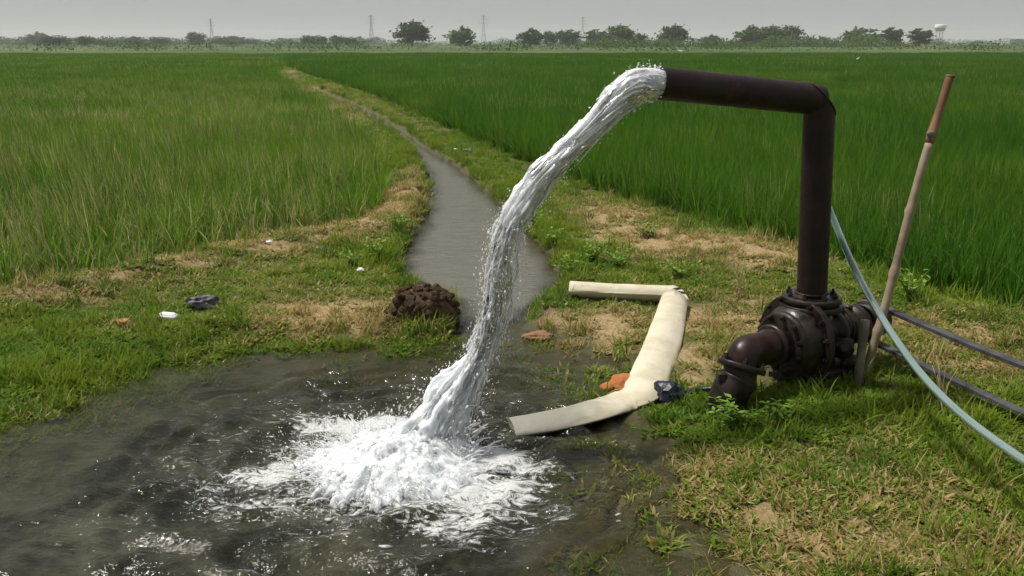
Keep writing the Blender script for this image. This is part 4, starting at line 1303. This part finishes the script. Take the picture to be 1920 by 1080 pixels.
n = 5600
f = np.where(rng.random(n) < .35, rng.uniform(.03, .5, n), rng.uniform(.42, .97, n)); ii = f * (NS - 1)
g_ = lambda A_: np.stack([np.interp(ii, np.arange(NS), A_[:, q]) for q in range(3)], -1)
ph = rng.uniform(0, 6.28, n); ro = np.interp(ii, np.arange(NS), jr) * (0.95 + np.abs(rng.normal(0, .5, n)) * np.interp(f, [0, .3, .5, 1], [.35, .7, 1.1, .9]))
Pn = g_(jc) + (ro * np.cos(ph))[:, None] * g_(Sj) + (ro * np.sin(ph))[:, None] * g_(Uj)
Pn[:, 2] -= np.abs(rng.normal(0, .025, n)) * smooth(.0, .3, f)
drops('droplets', Pn, g_(Tj) + rng.normal(0, .25, (n, 3)), np.clip(rng.lognormal(-6.75, .5, n), .0006, .0045), jet, M['spray'], None, 3.0)

# ------------------------------------------------------------------ splash where the jet hits the pool
splash = thing('water_splash', 'boiling white splash and froth where the jet strikes the pool', 'splash', POOL_C)
nr_, na_ = 150, 420
rr = np.linspace(0, 1, nr_)[:, None]; aa = np.linspace(0, 2 * math.pi, na_, endpoint=False)[None, :]
ca, sa = np.cos(aa), np.sin(aa)
edge = .335 + .14 * (fbm(ca * 2.2 + 4, sa * 2.2 + 4, 3, 1) - .5) + .26 * (fbm(ca * 9 + 9, sa * 9 + 9, 4, 2) - .5) + .05 * np.maximum(0, ca) - .03 * np.maximum(0, sa)
rad = rr * edge
SX = POOL_C[0] + rad * ca; SY = POOL_C[1] + rad * sa
off = np.hypot((SX - POOL_C[0] - .10) / .22, (SY - POOL_C[1] - .02) / .18)
n1_ = fbm(SX * 9, SY * 9, 4, 1); n2_ = fbm(SX * 26, SY * 26, 4, 2); n3_ = fbm(SX * 70, SY * 70, 3, 3)
billow = np.abs(fbm(SX * 14 + 3, SY * 14 + 3, 3, 5) - .5) * 2
H = .085 * np.exp(-off ** 2) + .05 * (n1_ - .35) * smooth(1.0, .5, rr) + .024 * (n2_ - .45) + .012 * (n3_ - .5) + .03 * (1 - billow) * smooth(1.02, .75, rr)
H += .022 * np.exp(-((rr - .86) / .07) ** 2) * smooth(.45, .7, fbm(ca * 6 + 30, sa * 6 + 30 + rr * 2, 4, 4))
H = H * (.25 + .75 * smooth(1.0, .5, rr)) * smooth(1.0, .9, rr) - .03 * smooth(.82, 1.0, rr) + .002
V = np.stack([SX, SY, WZ + H], -1).reshape(-1, 3)
me = mesh_np('froth', V, grid_faces(nr_, na_, True))
link('froth', me, M['froth'], splash)
# crown of thrown-up fingers
mb = MB()
for i in range(260):
    a_ = rng.uniform(0, 6.28); e_ = np.interp((a_ / (2 * math.pi)) * na_, np.arange(na_), edge[0])
    r0 = e_ * rng.uniform(.55, .98); l_ = rng.uniform(.02, .10); hgt_ = rng.uniform(.015, .075)
    b0 = POOL_C + np.array([math.cos(a_) * r0, math.sin(a_) * r0, -.01])
    d_ = np.array([math.cos(a_ + rng.normal(0, .3)), math.sin(a_ + rng.normal(0, .3)), 0])
    p_ = spline(np.array([b0, b0 + d_ * l_ * .45 + UP * hgt_ * .8, b0 + d_ * l_ + UP * hgt_]), 9)
    tube(mb, p_, np.linspace(rng.uniform(.002, .007), .001, 9) * (.6 + .9 * rng.random(9)), 7)
tag(link('splash_fingers', mb.mesh('splash_fingers'), M['spray'], splash), kind='stuff')
# froth lumps torn over the water round the splash
mb = MB()
for i in range(900):
    a_ = rng.uniform(0, 6.28); r0 = .28 + abs(rng.normal(0, .18)); 
    c_ = POOL_C + np.array([math.cos(a_) * r0, math.sin(a_) * r0 * .95, rng.uniform(-.004, .008)])
    V_, T_ = ICO1
    d_ = a_ + math.pi / 2 * (rng.random() < .4) + rng.normal(0, .5); s_ = min(.008, rng.lognormal(-5.75, .45))
    V_ = V_ * [s_ * rng.uniform(1.2, 3.5), s_ * rng.uniform(.5, 1), s_ * .5]
    V_ = V_ + rng.normal(0, s_ * .12, V_.shape)
    mb.add(np.stack([V_[:, 0] * math.cos(d_) - V_[:, 1] * math.sin(d_), V_[:, 0] * math.sin(d_) + V_[:, 1] * math.cos(d_), V_[:, 2]], -1) + c_, None, T_)
tag(link('froth_flecks', mb.mesh('froth_flecks'), M['froth'], splash), kind='stuff')
n = 4800
a_ = rng.uniform(0, 6.28, n); r_ = np.where(rng.random(n) < .72, .34 * np.sqrt(rng.random(n)), .27 + np.abs(rng.normal(0, .17, n)))
zz = np.abs(rng.normal(0, .040, n)) * smooth(.75, .25, r_) + .085 * np.exp(-((np.hypot(np.cos(a_) * r_ - .1, np.sin(a_) * r_)) / .17) ** 2) * rng.random(n) + .012
Pn = np.stack([POOL_C[0] + np.cos(a_) * r_, POOL_C[1] + np.sin(a_) * r_, WZ + zz], -1)
Vel = np.stack([np.cos(a_), np.sin(a_), rng.normal(.7, .8, n)], -1)
drops('spray_drops', Pn, Vel, np.clip(rng.lognormal(-6.6, .5, n), .0008, .005), splash, M['spray'], None, 2.6)

# ------------------------------------------------------------------ far trees
def crown_mesh(name, seed, w, h, z0, shape):
    r = np.random.default_rng(seed); V, Q, B = [], [], []
    nc = 70
    for i in range(nc):
        d = r.normal(0, 1, 3); d /= np.linalg.norm(d); q = r.random() ** .45
        c = d * q * np.array([w / 2, w / 2, h / 2])
        if shape == 'flat': c[2] = abs(c[2]) * 1.1 - h * .25
        if shape == 'lop': c[0] += .22 * w * (c[2] / h)
        c[2] += z0 + h / 2; cr_ = r.uniform(.10, .2) * w; b0 = r.random()
        for j in range(26):
            o_ = r.normal(0, .5, 3) * cr_ * [1, 1, .75]; p = c + o_; s_ = r.uniform(.018, .042) * w * 1.9
            e1 = r.normal(0, 1, 3); e1 /= np.linalg.norm(e1); e2 = np.cross(e1, r.normal(0, 1, 3)); e2 /= np.linalg.norm(e2)
            k = len(V); V += [p - e1 * s_, p - e2 * s_ * .6, p + e1 * s_, p + e2 * s_ * .6]; Q.append([k, k + 1, k + 2, k + 3]); B += [b0 * .7 + .3 * r.random()] * 4
    me = mesh_np(name, np.array(V), np.array(Q), False); fattr(me, 'b', B)
    return me


def trunk_mesh(name, seed, h, w):
    r = np.random.default_rng(seed); mb = MB()
    tube(mb, spline(np.array([[0, 0, -.3], [r.normal(0, .02), 0, h * .3], [r.normal(0, .04), r.normal(0, .04), h * .62]]), 8), np.linspace(.035, .018, 8), 8)
    for i in range(5):
        a_ = r.uniform(0, 6.28); e = np.array([math.cos(a_) * w * .33, math.sin(a_) * w * .33, h * r.uniform(.6, .85)])
        tube(mb, spline(np.array([[0, 0, h * r.uniform(.2, .4)], e * [.5, .5, .8], e]), 6), np.linspace(.014, .004, 6), 6)
    return mb.mesh(name)


KINDS = []                                            # unit-high trees: (crown mesh, trunk mesh)
for i, (w, h0, shp) in enumerate(((.95, .07, 'round'), (.82, .05, 'round'), (1.0, .14, 'lop'), (.66, .04, 'round'), (1.25, .08, 'round'))):
    KINDS.append((crown_mesh('crown', 40 + i, w, 1 - h0, h0, shp), trunk_mesh('trunk', 60 + i, 1.0, w), w))
for k_ in KINDS: k_[1].materials.append(M['bark'])
crown_dark = []
for c_, t_, w in KINDS:
    d_ = c_.copy(); d_.materials.append(M['crown_dark']); crown_dark.append(d_); c_.materials.append(M['crown'])

TREES = [  # pixel x, top y, width px, distance, kind, dark, label
    (70, 62, 34, 620, 0, 1, 'hazy grey round tree tip rising above the far left wood'),
    (105, 66, 44, 430, 1, 1, 'broad dark tree standing out at the far left of the horizon'),
    (158, 68, 28, 420, 3, 1, 'narrow dark tree right of the broad far left tree'),
    (192, 73, 30, 520, 1, 1, 'small hazy tree right of the narrow dark far left tree'),
    (250, 70, 36, 560, 0, 1, 'pale hazy tree halfway between the left edge and the first pylon'),
    (300, 69, 28, 540, 1, 1, 'small hazy tree left of the first pylon'),
    (367, 60, 28, 560, 3, 1, 'tall hazy tree just left of the first pylon'),
    (440, 70, 60, 640, 4, 1, 'wide flat hazy tree clump right of the first pylon'),
    (578, 66, 22, 500, 3, 1, 'left tree of a hazy touching pair left of the second pylon'),
    (598, 66, 24, 500, 1, 1, 'right tree of a hazy touching pair left of the second pylon'),
    (631, 66, 24, 480, 3, 1, 'narrow hazy tree left of the second pylon'),
    (657, 69, 20, 480, 1, 1, 'small round hazy tree close left of the second pylon'),
    (773, 42, 50, 360, 2, 1, 'tallest dark lopsided tree alone right of the second pylon'),
    (865, 53, 40, 370, 0, 0, 'yellow green round tree just left of the third pylon'),
    (995, 56, 40, 380, 0, 1, 'round dark tree first in the row right of the third pylon'),
    (1031, 58, 24, 420, 3, 1, 'narrow tree second in the row right of the third pylon'),
    (1066, 55, 38, 430, 1, 1, 'blue grey round tree left of the fourth pylon'),
    (1119, 55, 34, 430, 1, 1, 'grey green tree right of the fourth pylon'),
    (1160, 49, 46, 380, 2, 0, 'broad light green tree above the water jet mouth'),
    (1199, 62, 22, 430, 3, 1, 'small narrow tree above the pipe mouth'),
    (1262, 49, 42, 380, 2, 1, 'dark lopsided tree behind the white bird'),
    (1332, 67, 34, 520, 0, 1, 'low hazy tree behind the outlet arm middle'),
    (1406, 51, 44, 370, 0, 0, 'left tree of the wide light green pair above the outlet arm'),
    (1445, 50, 42, 372, 2, 0, 'right tree of the wide light green pair above the outlet arm'),
    (1480, 48, 36, 400, 3, 1, 'pointed grey green tree above the pipe corner'),
    (1615, 55, 50, 390, 4, 0, 'spreading light green tree between pipe corner and pole'),
    (1672, 51, 30, 380, 1, 1, 'upright dark tree left of the pole top'),
    (1724, 53, 34, 380, 1, 1, 'round dark tree left of the white water tower'),
]
for x_, ty, wpx, Yd, kd, dk, lb in TREES:
    b_ = at(x_, 80, Yd); g0 = hz(b_[0], Yd); top = at(x_, ty, Yd)[2]; hgt_ = top - g0
    me_c, me_t, w0 = KINDS[kd]
    if dk: me_c = crown_dark[kd]
    o = thing('field_tree', lb, 'tree', (b_[0], Yd, g0), 'trees along the horizon')
    sx = 1.28 * (wpx / F_PX * Yd) / w0
    o.scale = (sx, sx, hgt_ * 1.0); o.rotation_euler = (0, 0, float(rng.uniform(-.6, .6)))
    link('crown', me_c, None, o, True); link('trunk', me_t, None, o, True)


def mass(name, label, cat, n, xr, yr, hr, wr, mat, seed):
    """a far mass of shrubs or wood that reads as one"""
    r = np.random.default_rng(seed); V, Q, B = [], [], []
    for i in range(n):
        px_ = r.uniform(*xr); Yd = r.uniform(*yr); c0 = at(px_, 80, Yd); g0 = 0
        hh_ = r.uniform(*hr) * (.5 + fbm(np.array([px_ * .02]), np.array([seed * 1.]), 3, 2)[0]); ww_ = r.uniform(*wr); b0 = r.random()
        for j in range(90):
            dx_ = float(np.clip(r.normal(0, .3), -.62, .62)); p = np.array([c0[0] + dx_ * ww_, Yd + r.normal(0, .25) * ww_, g0 + hh_ * r.random() * (1 - 1.6 * dx_ * dx_)]); s_ = r.uniform(.3, .7) * hh_ * .22
            e1 = r.normal(0, 1, 3); e1 /= np.linalg.norm(e1); e2 = np.cross(e1, r.normal(0, 1, 3)); e2 /= np.linalg.norm(e2)
            k = len(V); V += [p - e1 * s_, p - e2 * s_ * .7, p + e1 * s_, p + e2 * s_ * .7]; Q.append([k, k + 1, k + 2, k + 3]); B += [b0 * .6 + .4 * r.random()] * 4
    me = mesh_np(name, np.array(V), np.array(Q), False); fattr(me, 'b', B)
    return tag(link(name, me, mat), label, cat, kind='stuff')


mass('far_wood', 'hazy blue grey belt of far woodland on the left horizon', 'woodland', 420, (-400, 720), (680, 900), (3.2, 6.0), (10, 22), M['crown_dark'], 1)
mass('far_wood', 'thin hazy belt of far woodland on the right horizon', 'woodland', 260, (720, 2300), (800, 1100), (3.0, 5.5), (10, 26), M['crown_dark'], 2)
mass('hedgerow', 'low green hedgerow beyond the right rice field', 'hedge', 150, (1090, 1660), (300, 380), (1.5, 4), (4, 9), M['crown'], 3)
mass('scrub', 'low scrub scattered beyond the rice fields', 'scrub', 420, (-400, 2300), (160, 460), (.6, 1.9), (4, 14), M['crown'], 4)

# ------------------------------------------------------------------ pylons
def pylon(px, top, Yd, label):
    b_ = at(px, 80, Yd); hgt_ = at(px, top, Yd)[2]
    o = thing('pylon', label, 'pylon', (b_[0], Yd, 0), 'power line pylons on the horizon')
    mb = MB(); w0, w1 = .17 * hgt_, .035 * hgt_; r_ = .0042 * hgt_
    lev = [0, .2, .38, .53, .66, .77, .87, 1]
    def cor(f): 
        w = w0 + (w1 - w0) * min(1, f * 1.25); return [np.array([sx * w / 2, sy * w / 2, f * hgt_]) for sx, sy in ((-1, -1), (1, -1), (1, 1), (-1, 1))]
    for a_, b__ in zip(lev[:-1], lev[1:]):
        A_, B_ = cor(a_), cor(b__)
        for q in range(4):
            for s_, e_ in ((A_[q], B_[q]), (A_[q], B_[(q + 1) % 4]), (A_[(q + 1) % 4], B_[q])): tube(mb, [s_, e_], r_, 4, (.3, .8, .1), False)
    link('lattice_tower', mb.mesh('lattice_tower', False), M['steel'], o, True)
    for f_, l_ in ((.70, .17), (.82, .14), (.93, .11)):
        mb = MB(); 
        for s_ in (-1, 1):
            tube(mb, [[0, 0, f_ * hgt_], [s_ * l_ * hgt_, 0, f_ * hgt_]], r_, 4, (0, 1, 0), False); tube(mb, [[0, 0, (f_ + .05) * hgt_], [s_ * l_ * hgt_, 0, f_ * hgt_]], r_, 4, (0, 1, 0), False)
        link('cross_arm', mb.mesh('cross_arm', False), M['steel'], o, True)


pylon(398, 34, 1250, 'first faint pylon from the left on the horizon')
pylon(697, 27, 1050, 'second and tallest faint pylon left of the lone dark tree')
pylon(907, 27, 1100, 'third faint pylon right of the yellow green tree')
pylon(1092, 30, 1500, 'fourth very faint pylon above the tree row')

# ------------------------------------------------------------------ water tower and sheds
Yd = 900; c = at(1760, 80, Yd); top = at(1760, 46, Yd)[2]
wt_ = thing('water_tower', 'pale overhead water tank with a white rim right of the leaning pole', 'water tower', (c[0], Yd, 0))
mb = MB(); lathe(mb, (0, 0, 0), UP, [(top - 6.2, .5), (top - 6.0, 4.2), (top - 3.0, 4.8), (top - 3.0, 4.9)], 24); link('tank', mb.mesh('tank'), M['concrete'], wt_, True)
mb = MB(); lathe(mb, (0, 0, 0), UP, [(top - 3.0, 4.95), (top - .6, 5.3), (top, 4.6), (top + .15, .1)], 24); link('tank_rim', mb.mesh('tank_rim'), M['limewash'], wt_, True)
for i in range(6):
    a_ = i * math.pi / 3; mb = MB(); tube(mb, [[3.2 * math.cos(a_), 3.2 * math.sin(a_), -.2], [3.0 * math.cos(a_), 3.0 * math.sin(a_), top - 5.8]], .32, 8, (0, 1, 0)); link('column', mb.mesh('column'), M['concrete'], wt_, True)
for px_, w_, h_, Yd, lb in ((1832, 26, 3.5, 1300, 'long low hazy shed right of the water tower'), (1903, 17, 6.0, 1100, 'hazy block building at the right edge of the horizon')):
    c = at(px_, 80, Yd); o = thing('farm_shed', lb, 'building', (c[0], Yd, 0))
    mb = MB(); box(mb, (0, 0, h_ / 2 - .2), (w_, 9, h_ + .4)); wl_ = link('wall', mb.mesh('wall', False), M['concrete'], o, True)
    mb = MB(); hw_ = w_ / 2 + .5
    mb.add([[-hw_, -5, h_], [hw_, -5, h_], [hw_, 0, h_ + 1.4], [-hw_, 0, h_ + 1.4], [-hw_, 5, h_], [hw_, 5, h_]], [[0, 1, 2, 3], [3, 2, 5, 4], [0, 4, 5, 1]], [[0, 3, 4], [1, 5, 2]]); link('roof', mb.mesh('roof', False), M['tinroof'], o, True)

# ------------------------------------------------------------------ white birds over the crop
def egret(px, py, Yd, s, label, face):
    c = at(px, py, Yd); o = thing('egret', label, 'bird', c, 'white egrets in the right rice field')
    V_, T_ = ICO3; mb = MB()
    V2 = V_ * [.20, .085, .095]; V2[:, 2] += .10 * (V2[:, 0] * face > 0) * (V2[:, 0] * face) / .2
    mb.add(V2, None, T_)
    nk = spline(np.array([[face * .13, 0, .05], [face * .22, 0, .12], [face * .17, 0, .2], [face * .22, 0, .27]]), 12); tube(mb, nk, np.linspace(.035, .022, 12), 8, (0, 1, 0))
    V3 = V_ * [.05, .025, .027] + [face * .245, 0, .28]; mb.add(V3, None, T_)
    link('body', mb.mesh('body'), M['limewash'], o, True)
    mb = MB(); tube(mb, [[face * .28, 0, .28], [face * .37, 0, .268]], [.012, .002], 6, (0, 1, 0)); link('beak', mb.mesh('beak'), M['leafdry'], o, True)
    for q in (-1, 1):
        mb = MB(); tube(mb, [[0.01, q * .03, -.06], [0.0, q * .03, -.20], [0.02, q * .03, -c[2] / s + .0]], .010, 6, (0, 1, 0)); link('leg', mb.mesh('leg'), M['iron'], o, True)
    o.scale = (s, s, s)


egret(1275, 97, 78, 1.25, 'white egret standing in the rice above the pipe mouth', -1)
egret(1608, 110, 60, .45, 'tiny white egret in the rice between pipe corner and pole', 1)

# ------------------------------------------------------------------ haze
m, t, o_ = nmat('haze')
pv = t.nodes.new('ShaderNodeVolumePrincipled'); pv.inputs['Color'].default_value = (0.93, 0.95, 0.97, 1); pv.inputs['Density'].default_value = 0.0003; pv.inputs['Anisotropy'].default_value = 0.2
t.links.new(pv.outputs[0], o_.inputs['Volume'])
mb = MB(); box(mb, (0, 1590, 19.0), (6300, 3320, 41.0))
hb = link('haze', mb.mesh('haze', False), m)
tag(hb, 'thin pale haze lying over the fields', 'haze', kind='stuff')
hb.display_type = 'WIRE'
